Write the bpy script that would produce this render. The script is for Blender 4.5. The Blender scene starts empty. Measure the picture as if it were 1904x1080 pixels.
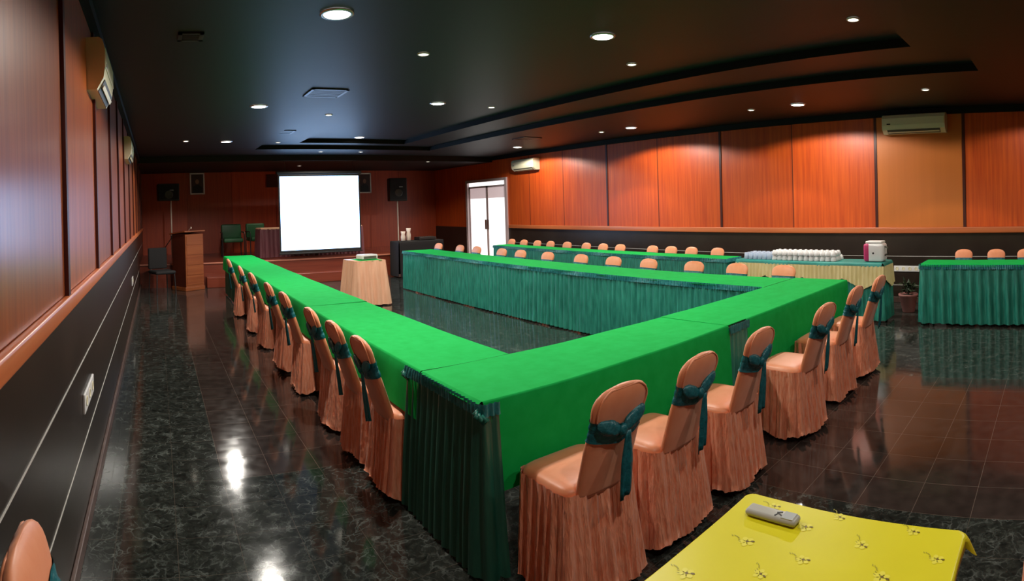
import bpy, math, random
from mathutils import Matrix, Vector
PI = math.pi
S = bpy.context.scene
COL = S.collection

# ------------------------------------------------------------------ camera (a phone panorama: cylindrical projection)
cam_d = bpy.data.cameras.new('camera')
cam = bpy.data.objects.new('camera', cam_d)
COL.objects.link(cam)
cam_d.type = 'PANO'
cam_d.panorama_type = 'CENTRAL_CYLINDRICAL'
F = 1065.9
cam_d.central_cylindrical_range_u_min = -952 / F
cam_d.central_cylindrical_range_u_max = 952 / F
cam_d.central_cylindrical_range_v_min = (384.5 - 1080) / F
cam_d.central_cylindrical_range_v_max = 384.5 / F
cam_d.central_cylindrical_radius = 1.0
cam_d.clip_start = 0.02
YAW, PITCH, ROLL = -0.6201, -0.0031, 0.0291
rot = Matrix.Rotation(YAW, 3, 'Z') @ Matrix.Rotation(PITCH, 3, 'X') @ Matrix.Rotation(ROLL, 3, 'Y')
m = (rot @ Matrix.Rotation(PI / 2, 3, 'X')).to_4x4()
m.translation = (0, 0, 1.6)
cam.matrix_world = m
S.camera = cam

# ------------------------------------------------------------------ world, exposure
w = bpy.data.worlds.new('world')
S.world = w
w.use_nodes = True
w.node_tree.nodes['Background'].inputs[0].default_value = (0.5, 0.6, 0.8, 1)
w.node_tree.nodes['Background'].inputs[1].default_value = 0.05
S.view_settings.view_transform = 'Standard'
S.view_settings.look = 'None'
S.view_settings.exposure = -0.08
S.view_settings.gamma = 1.0
S.view_settings.use_curve_mapping = False

BIG_W, SMALL_W = 175.0, 42.0        # watts of the wide and the narrow downlights
BIG_COL, SMALL_COL = (1.0, 0.95, 0.86), (1.0, 0.86, 0.66)

# ------------------------------------------------------------------ helpers
def inp(node, name, val):
    if name in node.inputs:
        node.inputs[name].default_value = val

def mat(name, col, rough=0.5, metal=0.0, spec=0.5, coat=0.0, emit=None, estr=0.0, sheen=0.0):
    mt = bpy.data.materials.new(name)
    mt.use_nodes = True
    b = mt.node_tree.nodes['Principled BSDF']
    inp(b, 'Base Color', (*col, 1)); inp(b, 'Roughness', rough); inp(b, 'Metallic', metal)
    inp(b, 'Specular IOR Level', spec); inp(b, 'Coat Weight', coat); inp(b, 'Coat Roughness', 0.24)
    if sheen: inp(b, 'Sheen Weight', sheen)
    if emit:
        inp(b, 'Emission Color', (*emit, 1)); inp(b, 'Emission Strength', estr)
    return mt

def nodes(mt):
    nt = mt.node_tree
    return nt, nt.nodes, nt.links, nt.nodes['Principled BSDF']

def ramp(ns, stops):
    r = ns.new('ShaderNodeValToRGB')
    e = r.color_ramp.elements
    e[0].position, e[0].color = stops[0][0], (*stops[0][1], 1)
    e[1].position, e[1].color = stops[-1][0], (*stops[-1][1], 1)
    for p, c in stops[1:-1]:
        k = e.new(p); k.color = (*c, 1)
    return r

def cloth_mat(name, c1, c2, rough=0.6, scale=(60, 60, 6), bump=0.25, spec=0.4, sheen=0.0, coat=0.0, bscale=None):
    mt = mat(name, c1, rough, spec=spec, sheen=sheen, coat=coat)
    nt, ns, ln, b = nodes(mt)
    tc = ns.new('ShaderNodeTexCoord'); mp = ns.new('ShaderNodeMapping')
    mp.inputs['Scale'].default_value = scale
    no = ns.new('ShaderNodeTexNoise'); no.inputs['Scale'].default_value = 1.0; no.inputs['Detail'].default_value = 4
    r = ramp(ns, [(0.3, c1), (0.7, c2)])
    bp = ns.new('ShaderNodeBump'); bp.inputs['Strength'].default_value = bump; bp.inputs['Distance'].default_value = 0.02
    ln.new(tc.outputs['Object'], mp.inputs['Vector']); ln.new(mp.outputs[0], no.inputs['Vector'])
    ln.new(no.outputs[0], r.inputs[0]); ln.new(r.outputs[0], b.inputs['Base Color'])
    ln.new(no.outputs[0], bp.inputs['Height']); ln.new(bp.outputs[0], b.inputs['Normal'])
    return mt

def wood_mat(name, dark, light, rough=0.35, axis='z', coat=0.3, scale=1.0, bump=0.05, vary=0.25):
    """lacquered veneer with its grain along one axis; every board (object) has its own tone"""
    mt = mat(name, light, rough, coat=coat)
    nt, ns, ln, b = nodes(mt)
    tc = ns.new('ShaderNodeTexCoord'); mp = ns.new('ShaderNodeMapping'); oi = ns.new('ShaderNodeObjectInfo')
    sc = {'z': (26, 26, 1.1), 'y': (26, 1.1, 26), 'x': (1.1, 26, 26)}[axis]
    mp.inputs['Scale'].default_value = tuple(s * scale for s in sc)
    ad = ns.new('ShaderNodeVectorMath'); ad.operation = 'ADD'
    ml = ns.new('ShaderNodeVectorMath'); ml.operation = 'SCALE'
    cb = ns.new('ShaderNodeCombineXYZ')
    for k in range(3): ln.new(oi.outputs['Random'], cb.inputs[k])
    ln.new(cb.outputs[0], ml.inputs[0]); ml.inputs['Scale'].default_value = 37.0
    ln.new(tc.outputs['Object'], mp.inputs['Vector']); ln.new(mp.outputs[0], ad.inputs[0]); ln.new(ml.outputs[0], ad.inputs[1])
    no = ns.new('ShaderNodeTexNoise'); no.inputs['Scale'].default_value = 1.0; no.inputs['Detail'].default_value = 6
    no.inputs['Roughness'].default_value = 0.62
    ln.new(ad.outputs[0], no.inputs['Vector'])
    r = ramp(ns, [(0.28, dark), (0.72, light)])
    ln.new(no.outputs[0], r.inputs[0])
    hs = ns.new('ShaderNodeHueSaturation')
    mr = ns.new('ShaderNodeMapRange'); mr.inputs['To Min'].default_value = 1 - vary; mr.inputs['To Max'].default_value = 1 + vary
    ln.new(oi.outputs['Random'], mr.inputs['Value']); ln.new(mr.outputs[0], hs.inputs['Value'])
    ln.new(r.outputs[0], hs.inputs['Color']); ln.new(hs.outputs[0], b.inputs['Base Color'])
    bp = ns.new('ShaderNodeBump'); bp.inputs['Strength'].default_value = bump; bp.inputs['Distance'].default_value = 0.01
    ln.new(no.outputs[0], bp.inputs['Height']); ln.new(bp.outputs[0], b.inputs['Normal'])
    return mt

class MB:
    def __init__(s): s.v = []; s.f = []; s.m = []
    def add(s, vs, fs, mi=0):
        o = len(s.v); s.v += [tuple(p) for p in vs]
        s.f += [tuple(i + o for i in f) for f in fs]; s.m += [mi] * len(fs)
        return s
    def box(s, x0, x1, y0, y1, z0, z1, mi=0, T=None):
        vs = [Vector((x, y, z)) for x in (x0, x1) for y in (y0, y1) for z in (z0, z1)]
        if T is not None: vs = [T @ p for p in vs]
        return s.add(vs, [(0, 1, 3, 2), (4, 6, 7, 5), (0, 4, 5, 1), (2, 3, 7, 6), (0, 2, 6, 4), (1, 5, 7, 3)], mi)
    def rbox(s, x0, x1, y0, y1, z0, z1, r=0.01, mi=0, T=None, n=4):
        """box rounded in plan with softened top and bottom edges"""
        r = min(r, (x1 - x0) / 2.01, (y1 - y0) / 2.01, (z1 - z0) / 2.01)
        rings = []
        for k in range(n + 1):
            a = PI / 2 * k / n; rings.append((z0 + r * (1 - math.sin(a)), r * (1 - math.cos(a))))
        rings = [(z0 + r * (1 - math.sin(PI / 2 * k / n)), r * (1 - math.cos(PI / 2 * k / n))) for k in range(n, -1, -1)]
        rings += [(z1 - r * (1 - math.sin(PI / 2 * k / n)), r * (1 - math.cos(PI / 2 * k / n))) for k in range(0, n + 1)]
        vs = []; N = 4 * (n + 1)
        for z, ins in rings:
            for cx, cy, a0 in ((x1 - r, y1 - r, 0), (x0 + r, y1 - r, PI / 2), (x0 + r, y0 + r, PI), (x1 - r, y0 + r, 1.5 * PI)):
                for k in range(n + 1):
                    a = a0 + PI / 2 * k / n
                    vs.append(Vector((cx + (r - ins) * math.cos(a), cy + (r - ins) * math.sin(a), z)))
        if T is not None: vs = [T @ p for p in vs]
        fs = []; M = len(rings)
        for j in range(M - 1):
            for i in range(N):
                fs.append((j * N + i, j * N + (i + 1) % N, (j + 1) * N + (i + 1) % N, (j + 1) * N + i))
        fs.append(tuple(range(N - 1, -1, -1))); fs.append(tuple((M - 1) * N + i for i in range(N)))
        return s.add(vs, fs, mi)
    def lathe(s, prof, n=24, c=(0, 0, 0), mi=0, T=None, cap=True):
        vs = []
        for r, z in prof:
            for i in range(n):
                a = 2 * PI * i / n
                vs.append(Vector((c[0] + r * math.cos(a), c[1] + r * math.sin(a), c[2] + z)))
        if T is not None: vs = [T @ p for p in vs]
        fs = []
        for j in range(len(prof) - 1):
            for i in range(n):
                fs.append((j * n + i, j * n + (i + 1) % n, (j + 1) * n + (i + 1) % n, (j + 1) * n + i))
        if cap:
            fs.append(tuple(range(n - 1, -1, -1))); fs.append(tuple((len(prof) - 1) * n + i for i in range(n)))
        return s.add(vs, fs, mi)
    def tube(s, pts, r, n=8, mi=0, closed=False):
        pts = [Vector(p) for p in pts]; vs = []; K = len(pts)
        up0 = None
        for k, p in enumerate(pts):
            a = pts[(k - 1) % K] if (k or closed) else p
            b = pts[(k + 1) % K] if (k < K - 1 or closed) else p
            t = (b - a).normalized()
            if up0 is None:
                up0 = Vector((0, 0, 1)) if abs(t.z) < 0.9 else Vector((0, 1, 0))
            u = t.cross(up0)
            if u.length < 1e-4: u = t.orthogonal()
            u.normalize(); v = u.cross(t).normalized()
            rr = r[k] if isinstance(r, (list, tuple)) else r
            for i in range(n):
                an = 2 * PI * i / n; vs.append(p + u * rr * math.cos(an) + v * rr * math.sin(an))
        fs = []
        for k in range(K if closed else K - 1):
            k2 = (k + 1) % K
            for i in range(n):
                fs.append((k * n + i, k * n + (i + 1) % n, k2 * n + (i + 1) % n, k2 * n + i))
        if not closed:
            fs.append(tuple(range(n - 1, -1, -1))); fs.append(tuple((K - 1) * n + i for i in range(n)))
        return s.add(vs, fs, mi)
    def obj(s, name, mats, parent=None, smooth=False, loc=None, solid=0):
        me = bpy.data.meshes.new(name); me.from_pydata(s.v, [], s.f)
        for mt in (mats if isinstance(mats, (list, tuple)) else [mats]): me.materials.append(mt)
        me.polygons.foreach_set('material_index', s.m)
        me.polygons.foreach_set('use_smooth', [smooth] * len(s.f))
        me.validate(); me.update()
        o = bpy.data.objects.new(name, me); COL.objects.link(o)
        if parent: o.parent = parent
        if loc: o.location = loc
        if solid:
            md = o.modifiers.new('thickness', 'SOLIDIFY'); md.thickness = solid; md.offset = 0
        return o

def tag(o, label=None, cat=None, group=None, kind=None):
    if label: o['label'] = label
    if cat: o['category'] = cat
    if group: o['group'] = group
    if kind: o['kind'] = kind
    return o

def thing(name, label, cat, loc=(0, 0, 0), rz=0, group=None):
    o = bpy.data.objects.new(name, None); COL.objects.link(o)
    o.location = loc; o.rotation_euler = (0, 0, rz); o.empty_display_size = 0.1
    return tag(o, label, cat, group)

def kids(o): return [c for c in ALLOBJ() if c.parent == o]
def ALLOBJ(): return COL.objects
def copy_tree(o, parent=None):
    c = o.copy(); COL.objects.link(c); c.parent = parent
    for ch in list(o.children): copy_tree(ch, c)
    return c

def struct(o, label=None):
    o['kind'] = 'structure'
    if label: o['label'] = label
    return o

ORD = ['first', 'second', 'third', 'fourth', 'fifth', 'sixth', 'seventh', 'eighth', 'ninth', 'tenth', 'eleventh', 'twelfth', 'thirteenth']

# ------------------------------------------------------------------ materials
M = {}
M['wood_left'] = wood_mat('red_veneer_left', (0.27, 0.048, 0.010), (0.50, 0.122, 0.022), rough=0.34, coat=0.7, vary=0.15)
M['wood_right'] = wood_mat('red_veneer_right', (0.44, 0.046, 0.005), (0.68, 0.108, 0.010), rough=0.42, coat=0.05, vary=0.16, scale=0.8)
M['plain_column'] = wood_mat('orange_paint', (0.56, 0.150, 0.022), (0.62, 0.17, 0.026), rough=0.45, coat=0.1, vary=0.02, scale=0.3)
M['wood_far'] = wood_mat('red_veneer_far', (0.34, 0.038, 0.009), (0.48, 0.065, 0.014), rough=0.45, coat=0.1, vary=0.15)
M['rail'] = wood_mat('orange_rail', (0.50, 0.12, 0.035), (0.62, 0.17, 0.05), rough=0.4, axis='y', vary=0.03)
M['batten'] = mat('dark_red_batten', (0.06, 0.008, 0.005), 0.4)
M['seam'] = mat('seam_red', (0.16, 0.02, 0.006), 0.5)
M['dado'] = cloth_mat('brown_black_dado', (0.020, 0.013, 0.009), (0.030, 0.020, 0.014), rough=0.32, scale=(3, 3, 3), bump=0.02)
M['white_line'] = mat('white_inlay', (0.62, 0.60, 0.55), 0.4)
M['base'] = cloth_mat('pinkish_baseboard', (0.085, 0.05, 0.042), (0.13, 0.08, 0.065), rough=0.35, scale=(8, 8, 8), bump=0.03)
M['ceiling'] = mat('charcoal_ceiling', (0.013, 0.013, 0.0135), 0.5, spec=0.3)
M['ceiling_edge'] = mat('shaded_step_black', (0.006, 0.008, 0.008), 0.6, spec=0.2)  # darker than the ceiling: shadow on the recess step faces put into the colour
M['green'] = cloth_mat('green_felt', (0.004, 0.37, 0.062), (0.008, 0.42, 0.080), rough=0.85, scale=(14, 14, 14), bump=0.05, spec=0.1)
M['teal_skirt'] = cloth_mat('teal_satin', (0.010, 0.16, 0.12), (0.035, 0.31, 0.23), rough=0.36, scale=(30, 30, 5), bump=0.35, spec=0.6)
M['shaded_skirt'] = cloth_mat('shaded_teal_satin', (0.010, 0.085, 0.055), (0.02, 0.13, 0.085), rough=0.38, scale=(30, 30, 5), bump=0.3, spec=0.6)  # darker copy of the teal satin, with the shadow on the skirt painted in
M['ruffle'] = cloth_mat('blue_teal_satin', (0.008, 0.14, 0.15), (0.03, 0.27, 0.28), rough=0.34, scale=(40, 40, 30), bump=0.4, spec=0.6)
M['teal_top'] = cloth_mat('teal_cloth', (0.01, 0.20, 0.17), (0.02, 0.26, 0.22), rough=0.5, scale=(12, 12, 12), bump=0.1)
M['cream'] = cloth_mat('cream_satin', (0.66, 0.56, 0.24), (0.80, 0.70, 0.36), rough=0.4, scale=(30, 30, 4), bump=0.3)
M['peach'] = cloth_mat('peach_satin', (0.84, 0.25, 0.12), (0.98, 0.44, 0.27), rough=0.33, scale=(70, 70, 12), bump=0.8, spec=0.55, sheen=0.2)
M['peach_smooth'] = cloth_mat('peach_satin_taut', (0.80, 0.26, 0.11), (0.88, 0.34, 0.17), rough=0.42, scale=(9, 9, 7), bump=0.12, spec=0.5, sheen=0.2)
M['peach_table'] = cloth_mat('pale_peach_satin', (0.76, 0.40, 0.25), (0.85, 0.50, 0.33), rough=0.4, scale=(20, 20, 3), bump=0.3)
M['sash'] = cloth_mat('teal_sash_satin', (0.004, 0.10, 0.12), (0.008, 0.17, 0.20), rough=0.34, scale=(40, 40, 30), bump=0.5, spec=0.6)
M['black'] = mat('black_plastic', (0.010, 0.010, 0.010), 0.45)
M['black_cloth'] = mat('black_cloth', (0.008, 0.007, 0.008), 0.8)
M['white'] = mat('white_enamel', (0.75, 0.74, 0.72), 0.35)
M['ivory'] = mat('ivory_plastic', (0.74, 0.68, 0.48), 0.4)
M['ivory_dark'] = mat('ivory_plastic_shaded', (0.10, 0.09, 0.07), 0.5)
M['metal'] = mat('brushed_metal', (0.55, 0.55, 0.55), 0.3, metal=1.0)
M['dark_metal'] = mat('dark_metal', (0.06, 0.06, 0.06), 0.4, metal=0.8)
M['pole'] = mat('pale_pole', (0.75, 0.62, 0.52), 0.35)
M['ply'] = mat('table_board', (0.25, 0.15, 0.08), 0.6)
M['maroon'] = cloth_mat('maroon_satin', (0.16, 0.045, 0.055), (0.27, 0.10, 0.12), rough=0.45, scale=(16, 16, 2), bump=0.3)
M['stage'] = wood_mat('stage_board', (0.16, 0.025, 0.012), (0.24, 0.045, 0.02), rough=0.35, axis='x', vary=0.05)
M['nosing'] = mat('stage_nosing', (0.55, 0.20, 0.13), 0.35)
M['lectern'] = wood_mat('lectern_wood', (0.20, 0.045, 0.012), (0.30, 0.085, 0.022), rough=0.4, axis='x', vary=0.03, scale=0.6)
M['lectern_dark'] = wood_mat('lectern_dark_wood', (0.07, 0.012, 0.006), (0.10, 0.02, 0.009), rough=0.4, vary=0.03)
M['green_chair'] = mat('green_leather', (0.015, 0.085, 0.03), 0.45)
M['yellow'] = cloth_mat('yellow_oilcloth', (0.70, 0.62, 0.010), (0.74, 0.66, 0.014), rough=0.38, scale=(6, 6, 6), bump=0.06)
M['petal'] = mat('printed_petal', (0.80, 0.72, 0.06), 0.4)
M['print_brown'] = mat('printed_brown', (0.16, 0.11, 0.01), 0.4)
M['print_olive'] = mat('printed_olive', (0.40, 0.36, 0.02), 0.4)
M['remote'] = mat('grey_remote', (0.42, 0.41, 0.36), 0.35)
M['remote_dark'] = mat('remote_marks', (0.03, 0.03, 0.03), 0.4)
M['remote_screen'] = mat('silver_window', (0.75, 0.78, 0.76), 0.15, metal=0.4)
M['screen'] = mat('projection_screen', (0.9, 0.9, 0.9), 0.8, emit=(0.27, 0.54, 1.0), estr=5.0)  # glow stands in for the projector's light, tinted blue for its reflections
M['lamp'] = mat('lit_lamp', (1, 1, 1), 0.5, emit=(1.0, 0.98, 0.95), estr=14)
M['lamp_warm'] = mat('lit_warm_lamp', (1, 1, 1), 0.5, emit=(1.0, 0.90, 0.72), estr=9)
M['door_glass'] = mat('daylit_frosted_glass', (0.8, 0.8, 0.8), 0.3, emit=(1.0, 0.99, 0.97), estr=1.5)
M['door_blind'] = mat('daylit_pink_blind', (0.6, 0.5, 0.5), 0.6, emit=(0.78, 0.60, 0.60), estr=0.6)
M['door_frame'] = mat('pale_door_frame', (0.55, 0.42, 0.42), 0.4)
M['door_dark'] = mat('dark_door_frame', (0.10, 0.05, 0.05), 0.4)
M['pot'] = mat('pink_clay_pot', (0.45, 0.20, 0.18), 0.5)
M['leaf'] = mat('dark_leaf', (0.012, 0.035, 0.012), 0.5)
M['soil'] = mat('soil', (0.03, 0.02, 0.012), 0.9)
M['china'] = mat('white_china', (0.80, 0.80, 0.80), 0.2)
M['glassware'] = mat('bluish_glassware', (0.42, 0.52, 0.66), 0.12, spec=0.8)
M['magenta'] = mat('magenta_print', (0.55, 0.03, 0.15), 0.4)
M['frame_silver'] = mat('silver_frame', (0.75, 0.70, 0.64), 0.35)
M['picture'] = mat('dark_portrait_background', (0.05, 0.02, 0.02), 0.4)
M['skin'] = mat('portrait_face', (0.30, 0.14, 0.09), 0.6)
M['suit'] = mat('portrait_suit', (0.012, 0.010, 0.012), 0.6)

def floor_material():
    mt = mat('black_green_marble_tiles', (0.02, 0.025, 0.02), 0.12, spec=0.6)
    nt, ns, ln, b = nodes(mt)
    tc = ns.new('ShaderNodeTexCoord')
    mp = ns.new('ShaderNodeMapping'); mp.inputs['Location'].default_value = (-0.06, -0.15, 0)
    ln.new(tc.outputs['Object'], mp.inputs['Vector'])
    br = ns.new('ShaderNodeTexBrick')
    br.offset = 0.0; br.squash = 1.0
    br.inputs['Scale'].default_value = 1.0; br.inputs['Brick Width'].default_value = 0.30; br.inputs['Row Height'].default_value = 0.30
    br.inputs['Mortar Size'].default_value = 0.0013; br.inputs['Mortar Smooth'].default_value = 0.1
    br.inputs['Color1'].default_value = (0.6, 0.6, 0.6, 1); br.inputs['Color2'].default_value = (1, 1, 1, 1)
    br.inputs['Mortar'].default_value = (0, 0, 0, 1)
    ln.new(mp.outputs[0], br.inputs['Vector'])
    # distortion
    nz = ns.new('ShaderNodeTexNoise'); nz.inputs['Scale'].default_value = 7.0; nz.inputs['Detail'].default_value = 5
    ln.new(tc.outputs['Object'], nz.inputs['Vector'])
    mx = ns.new('ShaderNodeVectorMath'); mx.operation = 'SCALE'; mx.inputs['Scale'].default_value = 0.28
    ln.new(nz.outputs['Color'], mx.inputs[0])
    av = ns.new('ShaderNodeVectorMath'); av.operation = 'ADD'
    ln.new(tc.outputs['Object'], av.inputs[0]); ln.new(mx.outputs[0], av.inputs[1])
    vo = ns.new('ShaderNodeTexVoronoi'); vo.feature = 'DISTANCE_TO_EDGE'; vo.inputs['Scale'].default_value = 13.0
    ln.new(av.outputs[0], vo.inputs['Vector'])
    vr = ramp(ns, [(0.0, (1, 1, 1)), (0.035, (0.35, 0.35, 0.35)), (0.11, (0, 0, 0))])
    ln.new(vo.outputs['Distance'], vr.inputs[0])
    n2 = ns.new('ShaderNodeTexNoise'); n2.inputs['Scale'].default_value = 11.0; n2.inputs['Detail'].default_value = 6
    ln.new(tc.outputs['Object'], n2.inputs['Vector'])
    nr = ramp(ns, [(0.42, (0, 0, 0)), (0.66, (1, 1, 1))])
    ln.new(n2.outputs[0], nr.inputs[0])
    vm = ns.new('ShaderNodeMix'); vm.data_type = 'RGBA'; vm.blend_type = 'MULTIPLY'; vm.inputs[0].default_value = 1.0
    ln.new(vr.outputs[0], vm.inputs[6]); ln.new(nr.outputs[0], vm.inputs[7])
    n3 = ns.new('ShaderNodeTexNoise'); n3.inputs['Scale'].default_value = 26.0; n3.inputs['Detail'].default_value = 8
    n3.inputs['Roughness'].default_value = 0.7
    ln.new(av.outputs[0], n3.inputs['Vector'])
    base = ramp(ns, [(0.35, (0.009, 0.010, 0.009)), (0.55, (0.032, 0.036, 0.031)), (0.75, (0.09, 0.105, 0.09))])
    ln.new(n3.outputs[0], base.inputs[0])
    mixv = ns.new('ShaderNodeMix'); mixv.data_type = 'RGBA'
    ln.new(vm.outputs[2], mixv.inputs[0]); ln.new(base.outputs[0], mixv.inputs[6]); mixv.inputs[7].default_value = (0.15, 0.17, 0.155, 1)
    tile = ns.new('ShaderNodeMix'); tile.data_type = 'RGBA'; tile.blend_type = 'MULTIPLY'; tile.inputs[0].default_value = 0.6
    ln.new(mixv.outputs[2], tile.inputs[6]); ln.new(br.outputs['Color'], tile.inputs[7])
    gm = ns.new('ShaderNodeMix'); gm.data_type = 'RGBA'
    ln.new(br.outputs['Fac'], gm.inputs[0]); ln.new(tile.outputs[2], gm.inputs[6]); gm.inputs[7].default_value = (0.085, 0.07, 0.055, 1)
    # fields of plain brown tiles let into the veined ones (aisle side and right foreground)
    sp = ns.new('ShaderNodeSeparateXYZ'); ln.new(tc.outputs['Object'], sp.inputs[0])
    def mt_(op, a, b_):
        n_ = ns.new('ShaderNodeMath'); n_.operation = op
        for q, v in enumerate((a, b_)):
            if isinstance(v, float): n_.inputs[q].default_value = v
            else: ln.new(v, n_.inputs[q])
        return n_.outputs[0]
    def rect(x0, x1, y0, y1):
        a = mt_('MULTIPLY', mt_('GREATER_THAN', sp.outputs[0], x0), mt_('LESS_THAN', sp.outputs[0], x1))
        c = mt_('MULTIPLY', mt_('GREATER_THAN', sp.outputs[1], y0), mt_('LESS_THAN', sp.outputs[1], y1))
        return mt_('MULTIPLY', a, c)
    field = mt_('MAXIMUM', rect(0.36, 1.86, 3.45, 12.0), rect(2.76, 4.86, -2.4, 2.55))
    bn = ramp(ns, [(0.3, (0.028, 0.020, 0.017)), (0.7, (0.048, 0.035, 0.030))]); ln.new(n2.outputs[0], bn.inputs[0])
    bg = ns.new('ShaderNodeMix'); bg.data_type = 'RGBA'
    ln.new(br.outputs['Fac'], bg.inputs[0]); ln.new(bn.outputs[0], bg.inputs[6]); bg.inputs[7].default_value = (0.17, 0.125, 0.10, 1)
    fx = ns.new('ShaderNodeMix'); fx.data_type = 'RGBA'
    ln.new(field, fx.inputs[0]); ln.new(gm.outputs[2], fx.inputs[6]); ln.new(bg.outputs[2], fx.inputs[7])
    ln.new(fx.outputs[2], b.inputs['Base Color'])
    rr = ns.new('ShaderNodeMapRange'); rr.inputs['To Min'].default_value = 0.03; rr.inputs['To Max'].default_value = 0.16
    ln.new(n2.outputs[0], rr.inputs['Value']); ln.new(rr.outputs[0], b.inputs['Roughness'])
    bp = ns.new('ShaderNodeBump'); bp.inputs['Strength'].default_value = 0.03; bp.inputs['Distance'].default_value = 0.01
    n4 = ns.new('ShaderNodeTexNoise'); n4.inputs['Scale'].default_value = 9.0; n4.inputs['Detail'].default_value = 3
    ln.new(tc.outputs['Object'], n4.inputs['Vector']); ln.new(n4.outputs[0], bp.inputs['Height']); ln.new(bp.outputs[0], b.inputs['Normal'])
    return mt
M['floor'] = floor_material()

# ------------------------------------------------------------------ room shell
XL, XR, YB, YF = -0.40, 8.20, -2.40, 15.50
ZC, ZS1, ZS2, ZF = 2.85, 2.93, 3.01, 2.72
T1 = (1.98, 5.82, 0.78, 11.2)      # first ceiling recess
T2 = (2.78, 5.02, 1.28, 10.8)      # second, higher recess
YS = 12.30                        # where the lower stage ceiling begins

struct(MB().box(XL - 0.2, XR + 0.2, YB - 0.2, YF + 0.2, -0.12, 0.0).obj('floor', M['floor']))

def ring(mb, outer, inner, z, mi=0):
    (a0, a1, b0, b1), (c0, c1, d0, d1) = outer, inner
    v = [(a0, b0, z), (a1, b0, z), (a1, b1, z), (a0, b1, z), (c0, d0, z), (c1, d0, z), (c1, d1, z), (c0, d1, z)]
    mb.add(v, [(0, 4, 5, 1), (1, 5, 6, 2), (2, 6, 7, 3), (3, 7, 4, 0)], mi)
def skirt_faces(mb, rc, z0, z1, mi):
    a0, a1, b0, b1 = rc
    v = [(a0, b0, z0), (a1, b0, z0), (a1, b1, z0), (a0, b1, z0), (a0, b0, z1), (a1, b0, z1), (a1, b1, z1), (a0, b1, z1)]
    mb.add(v, [(0, 1, 5, 4), (1, 2, 6, 5), (2, 3, 7, 6), (3, 0, 4, 7)], mi)
c = MB()
ring(c, (XL - 0.1, XR + 0.1, YB - 0.1, YS), T1, ZC)
skirt_faces(c, T1, ZC, ZS1, 1)
ring(c, T1, T2, ZS1)
skirt_faces(c, T2, ZS1, ZS2, 1)
c.add([(T2[0], T2[2], ZS2), (T2[1], T2[2], ZS2), (T2[1], T2[3], ZS2), (T2[0], T2[3], ZS2)], [(0, 3, 2, 1)])
c.box(XL - 0.1, XR + 0.1, YS, YF + 0.1, ZF, ZC + 0.35)
c.box(XL - 0.1, XR + 0.1, YB - 0.1, YF + 0.1, ZC + 0.35, ZC + 0.45)
struct(c.obj('ceiling', [M['ceiling'], M['ceiling_edge']]))

# left wall
RL0, RL1 = 1.20, 1.27
wl = MB(); wl.box(XL - 0.2, XL, YB, YF, 0, RL0, 0); wl.box(XL - 0.2, XL, YB, YF, RL0, ZC, 1)
WL = struct(wl.obj('wall_left', [M['dado'], M['wood_left']]))
seams = [-2.4, -1.2, 0.0, 1.2, 2.41, 3.66, 4.86, 5.88, 6.95, 8.2, 9.5, 10.75, 12.0, 13.2, 14.4, 15.5]
for a, b_ in zip(seams[:-1], seams[1:]):
    MB().rbox(XL, XL + 0.008, a + 0.02, b_ - 0.02, RL1, ZC - 0.07, 0.003, n=1).obj('wood_panel', M['wood_left'], WL)
for y in seams[1:-1]:
    MB().box(XL, XL + 0.026, y - 0.025, y + 0.025, RL1, ZC - 0.07).obj('batten', M['batten'], WL)
struct(MB().rbox(XL, XL + 0.035, YB, YF, RL0, RL1, 0.012).obj('trim_1', M['rail'], smooth=True))
struct(MB().box(XL, XL + 0.06, YB, YS, ZC - 0.07, ZC - 0.002).obj('trim_2', M['ceiling_edge']))
struct(MB().box(XL - 0.01, XL + 0.003, YB, YF, 0.855, 0.861).obj('trim_3', M['white_line']))
struct(MB().box(XL - 0.01, XL + 0.003, YB, YF, 0.433, 0.439).obj('trim_4', M['white_line']))
struct(MB().rbox(XL, XL + 0.022, YB, YF, 0.0, 0.085, 0.006).obj('baseboard_left', M['base']))

# right wall
RR0, RR1 = 1.03, 1.12
DY0, DY1, DZ = 11.72, 13.55, 2.25
wr = MB()
for y0, y1 in ((YB, DY0), (DY1, YF)):
    wr.box(XR, XR + 0.2, y0, y1, 0, RR0, 0); wr.box(XR, XR + 0.2, y0, y1, RR0, DZ, 1)
wr.box(XR, XR + 0.2, YB, YF, DZ, ZC, 1)
WR = struct(wr.obj('wall_right', [M['dado'], M['wood_right']]))
rs = [(-2.4, 0.0), (0.0, 1.32), (2.68, 4.06), (4.06, 5.43), (5.43, 6.83), (6.83, 8.16), (8.16, 9.52), (9.52, 10.74), (10.74, 11.6)]
for a, b_ in rs:
    MB().rbox(XR - 0.008, XR, a + 0.008, b_ - 0.008, RR1, ZC - 0.09, 0.003, n=1).obj('wood_panel', M['wood_right'], WR)
MB().rbox(XR - 0.012, XR, 1.35, 2.65, RR1, ZC - 0.09, 0.003, n=1).obj('plain_panel', M['plain_column'], WR)
for y in (1.335, 2.665, 5.43, 8.16): 
    MB().box(XR - 0.02, XR, y - 0.02, y + 0.02, RR1, ZC - 0.09).obj('batten', M['batten'], WR)
for y in (0.0, 4.06, 6.83, 9.52, 10.74):
    MB().box(XR - 0.009, XR, y - 0.009, y + 0.009, RR1, ZC - 0.09).obj('seam_strip', M['seam'], WR)
struct(MB().rbox(XR - 0.035, XR, YB, DY0 - 0.12, RR0, RR1, 0.012).obj('trim_5', M['rail'], smooth=True))
struct(MB().box(XR - 0.06, XR, YB, YS, ZC - 0.09, ZC - 0.002).obj('trim_6', M['ceiling_edge']))
struct(MB().box(XR - 0.003, XR + 0.01, YB, DY0 - 0.1, 0.687, 0.693).obj('trim_7', M['white_line']))
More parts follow.
